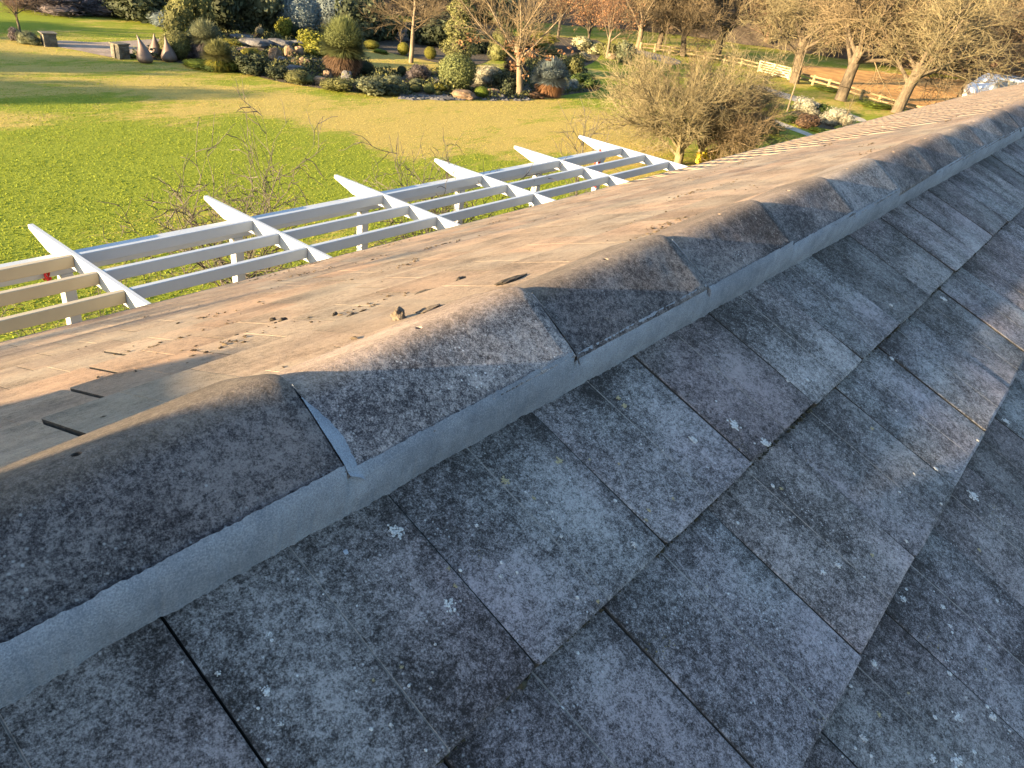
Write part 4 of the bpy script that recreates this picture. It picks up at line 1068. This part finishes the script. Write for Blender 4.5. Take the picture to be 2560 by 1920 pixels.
# --- garden beds: (kind, variant, px, base py, width px, height px, leaves, label)
for a in [
 ('ball', 0, 1140, 226, 92, 86, 'topiary', 'largest clipped ball in the middle of the garden bed', 'topiary'),
 ('wisp', 0, 1215, 214, 74, 54, 'silver', 'silvery white spiky shrub right of the big clipped ball', 'shrub'),
 ('ball', 1, 1008, 138, 30, 30, 'box', 'small clipped dome just left of the fan branched tree trunk', 'topiary'),
 ('ball', 0, 1075, 148, 31, 29, 'box', 'small clipped dome right of the fan branched tree trunk', 'topiary'),
 ('ball', 1, 928, 122, 42, 20, 'box', 'low rusty clipped mound at the far edge of the straw lawn', 'topiary'),
 ('ball', 1, 1004, 188, 24, 22, 'dark', 'dark little ball in shade left of the purple grey shrub', 'topiary'),
 ('wisp', 1, 1044, 206, 54, 50, 'purple', 'purple grey twiggy shrub below the fan branched tree', 'shrub'),
 ('ball', 0, 910, 188, 52, 34, 'dark', 'dark rounded mound above the olive leafy shrub', 'topiary'),
 ('loose', 0, 915, 234, 96, 58, 'grey', 'large olive leafy shrub at the front edge of the bed', 'shrub'),
 ('fine', 0, 985, 222, 56, 36, 'grey', 'clipped flat grey green shrub beside the olive leafy one', 'shrub'),
 ('loose', 1, 975, 238, 60, 30, 'dark', 'low dark shrub in front of the flat grey green one', 'shrub'),
 ('fine', 1, 1042, 216, 40, 20, 'grey', 'small flat topped grey shrub above the dark round hollow', 'shrub'),
 ('ball', 1, 1038, 230, 26, 18, 'olive', 'tiny green tuft inside the dark round hollow', 'shrub'),
 ('ball', 0, 1072, 234, 28, 24, 'topiary', 'small grey clipped ball left of the pinkish boulder', 'topiary'),
 ('ball', 1, 1100, 228, 34, 18, 'box', 'low gold tinged cushion under the big clipped ball', 'shrub'),
 ('ball', 0, 1094, 240, 18, 14, 'olive', 'tiny olive cushion at the front of the pale stones', 'shrub'),
 ('ball', 1, 1203, 244, 36, 26, 'lime', 'bright lime cushion right of the pinkish boulder', 'shrub'),
 ('loose', 2, 1262, 232, 60, 64, 'dark', 'dark glossy shrub right of the silvery spiky one', 'shrub'),
 ('loose', 3, 840, 228, 74, 42, 'olive', 'yellowish olive shrub left of the large olive leafy one', 'shrub'),
 ('fine', 2, 755, 212, 76, 40, 'olive', 'low olive ground shrub below the boulders', 'shrub'),
 ('loose', 0, 690, 194, 58, 40, 'dark', 'rounded dark green shrub below the square boulders', 'shrub'),
 ('loose', 1, 628, 186, 84, 56, 'dark', 'broad dark shrub under the flat rock ledge', 'shrub'),
 ('fine', 0, 560, 178, 80, 36, 'green', 'low green mat below the left grass trees', 'shrub'),
 ('fine', 1, 500, 168, 90, 18, 'lime', 'bright green ground cover strip in front of the metal seed pods', 'shrub'),
 ('loose', 2, 632, 142, 54, 26, 'box', 'mustard tinged shrub on the flat rock ledge', 'shrub'),
 ('loose', 3, 795, 136, 88, 62, 'bright', 'bright yellow green shrub left of the big grass tree', 'shrub'),
 ('loose', 1, 580, 116, 60, 18, 'box', 'low yellow flowering strip behind the grass trees', 'shrub'),
 ('ball', 0, 445, 148, 78, 66, 'olive', 'dome shaped dark olive bush behind the metal seed pods', 'shrub'),
 ('wisp', 1, 485, 150, 60, 56, 'purple', 'dull purple shrub at the right foot of the dome bush', 'shrub'),
 ('fine', 2, 335, 146, 26, 14, 'green', 'tiny green tuft between right stone pillar and seed pods', 'shrub'),
 ('loose', 2, 710, 96, 40, 64, 'bright', 'upright yellow leaved bush above the rock ledge', 'shrub'),
 ('loose', 3, 742, 96, 30, 40, 'dark', 'dark bush tucked right of the upright yellow leaved one', 'shrub'),
 ('fine', 1, 1372, 92+60, 56, 40, 'olive', 'olive twiggy shrub above the dark hollow under the leafy tree', 'shrub'),
 ('loose', 0, 1425, 186, 60, 66, 'olive', 'rounded olive shrub right of the tall bare garden tree', 'shrub'),
 ('loose', 2, 1462, 218, 66, 42, 'green', 'reddish green shrub at the right end of the bed', 'shrub'),
 ('wisp', 0, 1432, 226, 30, 30, 'blue', 'small blue grey tuft beside the orange skirted grass tree', 'shrub'),
 ('wisp', 1, 1458, 152, 34, 24, 'silver', 'pale tuft at the top right corner of the bed', 'shrub'),
 ('fine', 0, 1340, 246, 40, 16, 'brown', 'low brown ground shrub at the foot of the tall bare garden tree', 'shrub'),
 ('loose', 3, 1466, 132, 66, 44, 'cream', 'cream flowering shrub under the brown leaved tree', 'shrub'),
 ('loose', 1, 1560, 158, 56, 58, 'grey', 'tall grey green bush left of the dark clipped ball by the path', 'shrub'),
 ('ball', 0, 1596, 168, 36, 32, 'green', 'dark clipped ball beside the grey path', 'topiary'),
 ('fine', 2, 1626, 178, 40, 16, 'green', 'low green cushion right of the dark clipped ball', 'shrub'),
 ('loose', 0, 1520, 140, 60, 42, 'olive', 'olive shrub between the brown leaved trunks', 'shrub'),
 ('wisp', 0, 1255, 150, 70, 90, 'olive', 'yellowish upright shrub left of the tall bare garden tree', 'shrub'),
 ('wisp', 1, 1350, 120, 110, 40, 'box', 'broad yellow tipped shrub behind the tall bare garden tree', 'shrub'),
 ('fine', 0, 1290, 182, 70, 40, 'brown', 'brown leafy shrub behind the silvery spiky one', 'shrub'),
 ('fine', 0, 2018, 284, 78, 42, 'whitef', 'left of two white flowering shrubs beside the gravel path', 'shrub'),
 ('fine', 1, 2086, 316, 74, 48, 'whitef', 'right of two white flowering shrubs beside the gravel path', 'shrub'),
 ('loose', 2, 2012, 318, 58, 42, 'brown', 'golden brown leafy shrub between the white flowering shrubs', 'shrub'),
 ('loose', 1, 2058, 290, 44, 32, 'green', 'dark green bush between and behind the white flowering shrubs', 'shrub'),
 ('fine', 1, 1975, 308, 50, 26, 'green', 'low green cushion left of the golden brown shrub', 'shrub'),
 ('fine', 2, 2042, 330, 44, 12, 'lime', 'short bright green tufts under the golden brown shrub', 'shrub'),
 ('fine', 0, 2100, 326, 36, 12, 'green', 'low dark cushion at the foot of the right white shrub', 'shrub'),
 ('loose', 3, 1890, 268, 60, 46, 'dark', 'dark shrub seen through the right side of the twiggy shrub', 'shrub'),
 ('loose', 0, 1900, 330, 90, 40, 'green', 'low green bush below the twiggy shrub near the roof edge', 'shrub'),
 ('fine', 1, 2190, 268, 90, 14, 'lime', 'clump of strappy green leaves along the rail fence left of the largest tree', 'plant'),
 ('fine', 2, 2060, 226, 70, 10, 'lime', 'clump of strappy green leaves below the leaning tree', 'plant'),
 ('fine', 0, 880+75, 134, 40, 12, 'lime', 'lime green strappy tuft beside the low rusty mound', 'plant'),
 ('loose', 1, 38, 102, 30, 36, 'purple', 'reddish brown twiggy shrub under the small bare tree', 'shrub'),
 ('wisp', 0, 78, 112, 50, 36, 'grey', 'greyish shrub immediately left of the left stone pillar', 'shrub'),
 # backdrop on the left
 ('fine', 0, 478, 92, 106, 150, 'olive', 'large sunlit olive tree like shrub above the grass trees', 'tree'),
 ('wisp', 0, 408, 66, 66, 42, 'blue', 'silvery blue shrub in shade beyond the driveway', 'shrub'),
 ('loose', 1, 340, 50, 160, 110, 'dark', 'dark green shrub behind the silvery blue one', 'shrub'),
 ('loose', 2, 560, 76, 130, 160, 'dark', 'dark shrub in shade right of the large sunlit olive shrub', 'shrub'),
 ('loose', 3, 650, 78, 120, 140, 'grey', 'grey green tree behind the rock ledge', 'tree'),
 ('ball', 1, 750, 88, 110, 96, 'blue', 'shaded blue green dome behind the bright yellow green shrub', 'shrub'),
 ('ball', 0, 830, 72, 110, 100, 'blue', 'farther blue green dome above the big grass tree', 'shrub'),
 ('loose', 0, 900, 100, 130, 140, 'dark', 'dark evergreen mass right of the big grass tree', 'shrub'),
 ('loose', 1, 960, 96, 110, 60, 'olive', 'olive shrub under the left arm of the fan branched tree', 'shrub'),
 ('loose', 2, 1080, 112, 120, 100, 'dark', 'dark evergreen behind the fan branched tree', 'shrub'),
 ('loose', 3, 1190, 130, 90, 60, 'dark', 'dark shrub right of the tall olive conifer', 'shrub'),
 ('loose', 1, 1230, 60, 130, 100, 'grey', 'grey shrub far behind the tall bare garden tree', 'shrub'),
 ('wisp', 1, 240, 34, 150, 44, 'purple', 'dull purple hedge at the top left beyond the lawn', 'shrub'),
 ('wisp', 0, 110, 30, 170, 60, 'purple', 'dark leafless hedge at the top left corner', 'shrub'),
 ('fine', 2, 215, 36, 80, 22, 'dark', 'low dark mound in front of the purple hedge', 'shrub'),
]:
    bush(*a[:8], name={'topiary': 'topiary_ball', 'tree': 'leafy_tree', 'plant': 'strappy_plant'}.get(a[8], 'shrub'), cat=a[8])
# tall conifer
x, y, _ = ground(1143, 178); t = mpp(1143, 178)
cf = empty('conifer', (x, y, GZ)); h = 215*t
r = np.random.default_rng(44); n = 7000
zz = r.uniform(.05, 1, n); rad = (.17*(1-zz)**.5+.03)*r.uniform(.7, 1.1, n)*(1+.25*np.sin(zz*31)); az = r.random(n)*6.28
Q = np.stack([rad*np.cos(az), rad*np.sin(az), zz], 1)*h
V, Fc = quads(Q, np.stack([np.cos(az), np.sin(az), np.full(n, .2)], 1)+r.normal(0, .5, (n, 3)), .05, r, .5)
link('foliage', mesh('foliage', V, Fc, [L['olive']]), cf)
V, Fc = tubes([np.zeros(3)], [np.array([0, 0, h*.95])], [h*.11], [.03], 8); link('trunk', mesh('trunk', V, Fc, [B_dark]), cf)
tag(cf, 'tall narrow olive conifer between the two bare garden trees', 'conifer')
# grass trees
grass_tree(858, 190, 128, 146, 'biggest grass tree with yellowish crown over a wide brown skirt',   .42, 'topiary', seed=1, n=4500)
grass_tree(1370, 240, 100, 96, 'grass tree with blue green crown over an orange brown skirt', .40, 'blue', seed=2, n=3800, skm='rust')
grass_tree(516, 152, 92, 100, 'upper left grass tree behind the pair of seed pods and dome bush', .5, 'grey', seed=3, n=1800, skm='purple')
grass_tree(548, 178, 88, 78, 'lower left grass tree at the corner of the bed', .45, 'olive', seed=4, n=1800, skm='box')
grass_tree(650, 92, 30, 30, 'tiny leafless looking grass clump on top of the rock ledge', .2, 'silver', seed=5, n=120)

# seed pod sculptures
def pod(px, py, hpx, wpx, bend, label):
    x, y, _ = ground(px, py); t = mpp(px, py); h_, w_ = hpx*t, wpx*t
    n = 20; V = []; Fs = []
    ks = [0, .04, .12, .22, .34, .46, .58, .7, .8, .88, .94, 1]; rs = [.30, .42, .5, .49, .42, .34, .25, .165, .105, .065, .04, .012]
    zs = np.linspace(0, 1, 26)
    for z in zs:
        rr_ = np.interp(z, ks, rs)*w_; bx = bend*(z**2.2)*w_*right[0]; by = bend*(z**2.2)*w_*right[1]
        for i in range(n): V.append((bx+rr_*math.cos(2*PI*i/n), by+rr_*math.sin(2*PI*i/n), z*h_))
    for j in range(len(zs)-1):
        for i in range(n): Fs.append((j*n+i, j*n+(i+1) % n, (j+1)*n+(i+1) % n, (j+1)*n+i))
    Fs.append(tuple(range((len(zs)-1)*n, len(zs)*n)))
    o = link('seed_pod_sculpture', mesh('seed_pod_sculpture', V, Fs, [M_bronze], True)); o.location = (x, y, GZ)
    tag(o, label, 'sculpture', 'pointed metal seed pod sculptures')
pod(364, 157, 64, 38, -.38, 'leftmost pointed bronze seed pod with tip curving left')
pod(391, 142, 54, 36, 0.0, 'middle pointed bronze seed pod standing behind the other two')
pod(424, 154, 58, 38, -.15, 'rightmost pointed bronze seed pod with the sunlit tip')
# stone pillars
def pillar(px, py, wpx, hpx, label, seed):
    x, y, _ = ground(px, py); t = mpp(px, py); w_, h_ = wpx*t, hpx*t; r = random.Random(seed)
    root = empty('stone_pillar', (x, y, GZ), r.uniform(-.2, .2)); mb = MB(); nz = 9; hz = h_*.92/nz
    for k in range(nz):
        u = -w_/2
        while u < w_/2-.02:
            q = min(r.uniform(.10, .22), w_/2-u)
            for sy in (-1, 1):
                d = r.uniform(0, .02); y0, y1 = sy*(w_/2+d), sy*.03
                mb.box(u+.004, u+q-.004, min(y0, y1), max(y0, y1), k*hz+.004, (k+1)*hz-.002)
            u += q
    o = link('stonework', mb.mesh('stonework', M_stone), root); o['kind'] = 'stuff'
    mb = MB(); mb.box(-w_/2-.04, w_/2+.04, -w_/2-.04, w_/2+.04, h_*.92, h_); link('capstone', mb.mesh('capstone', M_stone, bevel=.01), root)
    tag(root, label, 'pillar', 'stacked stone gate pillars beside the driveway')
pillar(125, 115, 30, 32, 'left stacked stone pillar beside the greyish shrub', 1)
pillar(303, 146, 30, 36, 'right stacked stone pillar in front of the driveway', 2)

# boulders
def boulder(px, py, wpx, hpx, mat, label, seed, flat=1.0, name='boulder'):
    import bmesh
    x, y, _ = ground(px, py); t = mpp(px, py); bm = bmesh.new(); bmesh.ops.create_icosphere(bm, subdivisions=3, radius=1)
    for v in bm.verts:
        c = v.co.copy(); m_ = max(abs(c.x), abs(c.y), abs(c.z)); c = c*(.55+.45/m_*.8)
        c += c.normalized()*(mnoise.noise(c*1.3+Vector((seed*5, 0, 0)))*.28+mnoise.noise(c*3+Vector((seed*5, 9, 0)))*.1)
        v.co = Vector((c.x*wpx*t*.47, c.y*wpx*t*.4, (c.z+.75)*hpx*t*.5))
    me = bpy.data.meshes.new(name); bm.to_mesh(me); bm.free(); me.materials.append(mat)
    o = link(name, me); o.location = (x, y, GZ); o.rotation_euler = (0, 0, random.Random(seed).uniform(-.5, .5)-.9)
    tag(o, label, 'boulder')
for i, a in enumerate([
 (688, 150, 34, 34, M_rock, 'square pale boulder at the left of the rock wall'), (724, 144, 28, 34, M_rock, 'upright golden boulder in the middle of the rock wall'),
 (748, 142, 26, 30, M_rock, 'pale boulder tucked against the yellow green shrub'), (706, 158, 30, 18, M_rockg, 'low rounded stone below the upright golden boulder'),
 (738, 162, 22, 20, M_rock, 'reddish boulder below the pale one'), (762, 166, 32, 24, M_rock, 'angular leaning boulder right of the reddish one'),
 (740, 178, 52, 16, M_rockg, 'flat grey slab at the foot of the rock wall'), (818, 196, 24, 22, M_rock, 'small orange boulder left of the big grass tree base'),
 (802, 212, 40, 24, M_rock, 'rounded brown boulder among the olive ground shrubs'), (866, 200, 30, 26, M_rockg, 'grey boulder beneath the brown skirt'),
 (1157, 246, 66, 24, M_rock, 'wide pinkish boulder in front of the big clipped ball'), (1232, 240, 40, 20, M_rock, 'tan boulder right of the lime cushion'),
 (1252, 246, 26, 12, M_rockg, 'small grey stone near the bare tree trunk'), (1090, 208, 26, 16, M_rockg, 'whitish stones beside the big clipped ball'),
 (610, 98, 70, 12, M_rockg, 'long pale slab on the rock ledge'), (640, 118, 90, 24, M_rockg, 'broad grey ledge rock at the left'),
 (700, 120, 80, 24, M_rockg, 'broad grey ledge rock in the middle'), (745, 118, 50, 18, M_rockg, 'grey ledge rock next to the yellow green shrub'),
 (620, 132, 66, 14, M_rock, 'sunlit orange slab below the ledge'), (1528, 148, 22, 16, M_rock, 'small tan boulder beside the pale trunk'),
 (1110, 246, 60, 5, M_rockg, 'flat pale stones edging the lawn below the clipped ball')]):
    boulder(*a[:6], i+1)
# low ground cover knitting the bed together
r = np.random.default_rng(8); bp = np.array(bed_poly); n = 90000
gx = r.uniform(bp[:, 0].min(), bp[:, 0].max(), n); gy = r.uniform(bp[:, 1].min(), bp[:, 1].max(), n)
def inside(x, y, poly):
    c = np.zeros(len(x), bool); j = len(poly)-1
    for i in range(len(poly)):
        xi, yi = poly[i]; xj, yj = poly[j]
        c ^= ((yi > y) != (yj > y)) & (x < (xj-xi)*(y-yi)/(yj-yi+1e-12)+xi); j = i
    return c
ok = inside(gx, gy, bed_poly); gx, gy = gx[ok], gy[ok]
nz = np.array([mnoise.noise(Vector((a*.9, b*.9, 1)))+.5*mnoise.noise(Vector((a*2.7, b*2.7, 4))) for a, b in zip(gx, gy)])
ok = nz > -.12; gx, gy, nz = gx[ok], gy[ok], nz[ok]; n = len(gx)
for nm, lm, sel in (('ground_cover', 'dark', r.random(n) < .5), ('ground_cover', 'olive', None)):
    if sel is None: sel = ~prev
    prev = sel; q = sel
    V, Fc = quads(np.stack([gx[q], gy[q], GZ+.02+np.clip(nz[q]+.12, 0, 1)*.5*r.random(q.sum())], 1), r.normal(0, 1, (q.sum(), 3))+[0, 0, .6], .06, r, .5)
    tag(link(nm, mesh(nm, V, Fc, [L[lm]])), kind='stuff')
# pebbles edging the bed, and yellow flowers by the eave
V = []; Fs = []; rp = random.Random(12)
for i in range(260):
    px = rp.uniform(1000, 1320); py = 246+rp.uniform(-8, 4)+(px-1000)*.01
    x, y, _ = ground(px, py); r = rp.uniform(.04, .13); b = len(V)
    for q in octv: V.append((x+q[0]*r*rp.uniform(.7, 1.3), y+q[1]*r*rp.uniform(.7, 1.3), GZ+.01+q[2]*r*.5))
    Fs += [tuple(b+t for t in f) for f in octf]
tag(link('pebbles', mesh('pebbles', V, Fs, [M_rockg])), kind='stuff')
r = np.random.default_rng(3); n = 2600
P = np.array([ground(1738+(1890-1738)*u, 412-(412-366)*u+v*9)[:2] for u, v in zip(r.random(n), r.random(n))])
V, Fc = quads(np.stack([P[:, 0], P[:, 1], GZ+.1+r.random(n)*.22], 1), r.normal(0, 1, (n, 3)), .05, r, .7)
tag(link('yellow_flowers', mesh('yellow_flowers', V, Fc, [L['yellow']])), kind='stuff')

# --- fence and gate
fe = empty('rail_fence', (0, 0, 0)); tag(fe, 'low post and rail timber fence between the lawn and the brown paddock', 'fence')
def fence_run(pts, mat=M_rail, hh=17):
    for (a, b) in zip(pts[:-1], pts[1:]):
        pa = np.array([*ground(*a)[:2], GZ]); pb = np.array([*ground(*b)[:2], GZ]); ha = hh*mpp(*a); hb = hh*mpp(*b)
        for f in (.45, .95):
            V, Fc = tubes([pa+[0, 0, ha*f]], [pb+[0, 0, hb*f]], [.05], [.05], 6); link('rail', mesh('rail', V, Fc, [mat]), fe)
        V, Fc = tubes([pa-[0, 0, .1]], [pa+[0, 0, ha*1.12]], [.085], [.08], 7)
        link('post', mesh('post', V, Fc, [mat]), fe)
fence_run([(1600, 126), (1636, 130), (1672, 135), (1710, 141), (1760, 149), (1810, 158), (1852, 166), (1893, 176)])
fence_run([(1974, 200), (2031, 213), (2069, 223), (2110, 235), (2151, 249), (2195, 262), (2245, 276), (2300, 290), (2360, 305)], hh=21)
gt = empty('field_gate', (0, 0, 0)); tag(gt, 'pale timber five bar gate set in the rail fence', 'gate')
ga = np.array([*ground(1895, 180)[:2], GZ]); gb = np.array([*ground(1970, 199)[:2], GZ]); gh = 26*mpp(1930, 190)
for f in (.15, .38, .58, .78, 1.0):
    V, Fc = tubes([ga+[0, 0, gh*f]], [gb+[0, 0, gh*f]], [.045], [.045], 4); link('gate_bar', mesh('gate_bar', V, Fc, [M_gatew]), gt)
for u in (0, .5, 1):
    p = ga+(gb-ga)*u; V, Fc = tubes([p], [p+[0, 0, gh*1.05]], [.07], [.07], 4); link('gate_upright', mesh('gate_upright', V, Fc, [M_gatew]), gt)
for u0, u1 in ((0, .5), (1, .5)):
    V, Fc = tubes([ga+(gb-ga)*u0+[0, 0, gh*.15]], [ga+(gb-ga)*u1+[0, 0, gh]], [.04], [.04], 4); link('gate_brace', mesh('gate_brace', V, Fc, [M_gatew]), gt)

# --- parked white car behind the roof
M_carw = simple('white_car_paint', (0.72, 0.75, 0.80), 0.3, 0.03, 2, spec=0.6)
mg = NM('car_glass', 0.08, 0.8); mg.col((0.16, 0.19, 0.22)); M_cglass = mg.m
M_tyre = simple('tyre_rubber', (0.02, 0.02, 0.02), 0.9)
v = ray(2500, 240); tt = 37; P = EYE+v/F0*tt
carr = empty('parked_car', (P[0]+1.0, P[1]-.7, GZ), math.radians(-60)); tag(carr, 'white station wagon parked beyond the far end of the roof', 'car')
zc = P[2]-GZ+.55      # roof height seen over the house
def body_prof(): return [(-2.3, .35), (2.3, .35), (2.35, .75), (2.2, .95), (1.35, 1.05), (.75, 1.62), (.3, 1.70), (-1.6, 1.68), (-2.2, 1.1), (-2.35, .9)]
pass
mb = MB(); mb.prism(body_prof(), 'y', -.9, .9); bo = link('body', mb.mesh('body', M_carw, bevel=.05), carr)
for sy in (-1, 1):
    for (x0, x1) in ((-1.75, -.75), (-.68, .12), (.18, 1.05)):
        mb = MB(); top1 = 1.58; mb.prism([(x0, 1.1), (x1, 1.1), (min(x1, .62), top1), (max(x0, -1.6), top1)], 'y', sy*.9 if sy > 0 else -.915, sy*.9+.015 if sy > 0 else -.9)
        link('side_window', mb.mesh('side_window', M_cglass), carr)
    mb = MB(); mb.box(-1.5, .4, sy*.75-.02, sy*.75+.02, 1.72, 1.76); link('roof_rail', mb.mesh('roof_rail', M_gutter), carr)
mb = MB(); mb.quad((1.36, -.75, 1.08), (1.36, .75, 1.08), (.80, .7, 1.60), (.80, -.7, 1.60)); link('windscreen', mb.mesh('windscreen', M_cglass), carr)
for x0 in (-1.4, 1.45):
    for sy in (-1, 1):
        V, Fc = tubes([np.array([x0, sy*.92, .34])], [np.array([x0, sy*.68, .34])], [.34], [.34], 18)
        me = mesh('wheel', V, [tuple(f) for f in Fc.tolist()]+[tuple(range(18)), tuple(range(35, 17, -1))], [M_tyre]); link('wheel', me, carr)

# --- woodland behind everything, reads as one mass
def woodland(name, items, mat):
    VV = []; FF = []; n = 0
    for kind, var, x, y, z, h, wd, rz in items:
        v0, f0, v1, f1 = tree_protos[(kind, var)][3]
        for vv, ff in ((v0, f0), (v1, f1)):
            q = vv*np.array([h*wd, h*wd, h]); c, s_ = math.cos(rz), math.sin(rz)
            q = np.stack([q[:, 0]*c-q[:, 1]*s_+x, q[:, 0]*s_+q[:, 1]*c+y, q[:, 2]+z], 1)
            VV.append(q); FF.append(ff+n); n += len(q)
    tag(link(name, mesh(name, np.concatenate(VV), np.concatenate(FF), [mat])), kind='stuff')
rw = random.Random(77)
def zone(n, px0, px1, d0, d1, h0, h1, kinds):
    out = []
    for _ in range(n):
        px = rw.uniform(px0, px1); v = ray(px, 200); a_ = math.atan2(v[1], v[0]); d = rw.uniform(d0, d1)
        x, y = d*math.cos(a_), d*math.sin(a_)
        st = float(np.interp(a_, [-0.2, 0.15, 0.5, 0.8, 1.0, 1.3], [68, 64, 62, 50, 44, 44]))
        z = GZ+max(0, min(60, d-st))*.34-.2
        k = rw.choice(kinds); out.append((k[0], k[1], x, y, z, rw.uniform(h0, h1), rw.uniform(1.0, 1.5), rw.random()*6.28))
    return out
woodland('woodland_thicket', zone(44, 1500, 2700, 62, 78, 3.5, 6.5, [('thick', 0), ('thick', 1)]), B_red)
woodland('woodland', zone(18, 1500, 2700, 66, 92, 8, 13, [('oak', 0), ('oak', 1)]), B_tan)
woodland('woodland_thicket', zone(16, 1000, 1700, 58, 74, 4, 7, [('thick', 0), ('thick', 1)]), B_dark)
woodland('woodland', zone(5, 1150, 1700, 62, 84, 8, 11, [('oak', 1), ('oak', 2)]), B_red)
woodland('woodland_thicket', zone(22, -150, 1100, 45, 62, 2.5, 5, [('thick', 0), ('thick', 1)]), B_dark)

plant_at('up', 1, -8.2, 4.7, 6.5, 'bare_tree', 'bare tree left of the picture throwing thin shadows along the sunny slope', B_grey, wide=.8, rz=1.0, cat='tree')
# --- trees outside the picture on the left: their shade lies across the upper lawn
for i, (x, y, h) in enumerate([(-12, 27, 4.9), (-16, 31.5, 5.4), (-9, 36, 4.2), (-20, 38, 6.4)]):
    root = empty('leafy_tree', (x, y, GZ)); 
    o = link('foliage', bush_p[('loose', i % 4)], root); o.material_slots[0].link = 'OBJECT'; o.material_slots[0].material = L['olive']
    o.location = (0, 0, h*.2); o.scale = (h*.9, h*.9, h*.85)
    V, Fc = tubes([np.zeros(3)], [np.array([0, 0, h*.5])], [.18], [.1], 8); link('trunk', mesh('trunk', V, Fc, [B_grey]), root)
    tag(root, ['evergreen tree left of the picture nearest the house', 'evergreen tree left of the picture behind the nearest one', 'smaller evergreen tree left of the picture by the driveway', 'tallest evergreen tree far left of the picture'][i], 'tree')

# --- grass blades on the lawn
r = np.random.default_rng(5); n = 200000
u = r.random(n); rr_ = 9+24*u**1.25; aa = r.uniform(.12, 1.33, n)
x = rr_*np.cos(aa); y = rr_*np.sin(aa)
def inside(x, y, poly):
    c = np.zeros(len(x), bool); j = len(poly)-1
    for i in range(len(poly)):
        xi, yi = poly[i]; xj, yj = poly[j]
        c ^= ((yi > y) != (yj > y)) & (x < (xj-xi)*(y-yi)/(yj-yi+1e-12)+xi); j = i
    return c
ok = (y > 5.7) & ~inside(x, y, bed_poly); x, y, rr_ = x[ok], y[ok], rr_[ok]; n = len(x)
lu = lush(x, y)
nz = np.array([mnoise.noise(Vector((a*.7+b*.3, b*1.6-a*.5, 0)))+.35*mnoise.noise(Vector((a*3, b*3, 2))) for a, b in zip(x[::8], y[::8])])
nz = np.repeat(nz, 8)[:n] if len(np.repeat(nz, 8)) >= n else np.pad(np.repeat(nz, 8), (0, n-len(np.repeat(nz, 8))))
# cluster each group of eight blades round one place so that the tuft shares a colour
gx = np.repeat(x[::8], 8)[:n]; gy = np.repeat(y[::8], 8)[:n]; sg = .12+.006*np.repeat(rr_[::8], 8)[:n]
x = gx+r.normal(0, 1, n)*sg; y = gy+r.normal(0, 1, n)*sg; lu = np.repeat(lu[::8], 8)[:n]
lf = np.clip((lu+nz*.62-.32)/.34, 0, 1)
hh = r.uniform(.004, .011, n)*(.7+.5*lf)*(1+.035*rr_); ww = .0025+.0006*rr_
a = r.random(n)*6.28; dx = np.cos(a)*ww; dy = np.sin(a)*ww
tx = r.normal(0, .45, n)*hh; ty = r.normal(0, .45, n)*hh
z0 = np.full(n, GZ+.002)
V = np.stack([np.stack([x-dx, y-dy, z0], 1), np.stack([x+dx, y+dy, z0], 1), np.stack([x+tx, y+ty, z0+hh], 1)], 1).reshape(-1, 3)
me = mesh('grass', V, np.arange(3*n).reshape(-1, 3), [M_blade])
at = me.attributes.new('lush', 'FLOAT', 'POINT'); 
vals = np.repeat(lf, 3).astype(np.float32)
if len(me.vertices) == len(vals): at.data.foreach_set('value', vals)
tag(link('grass', me), kind='stuff')
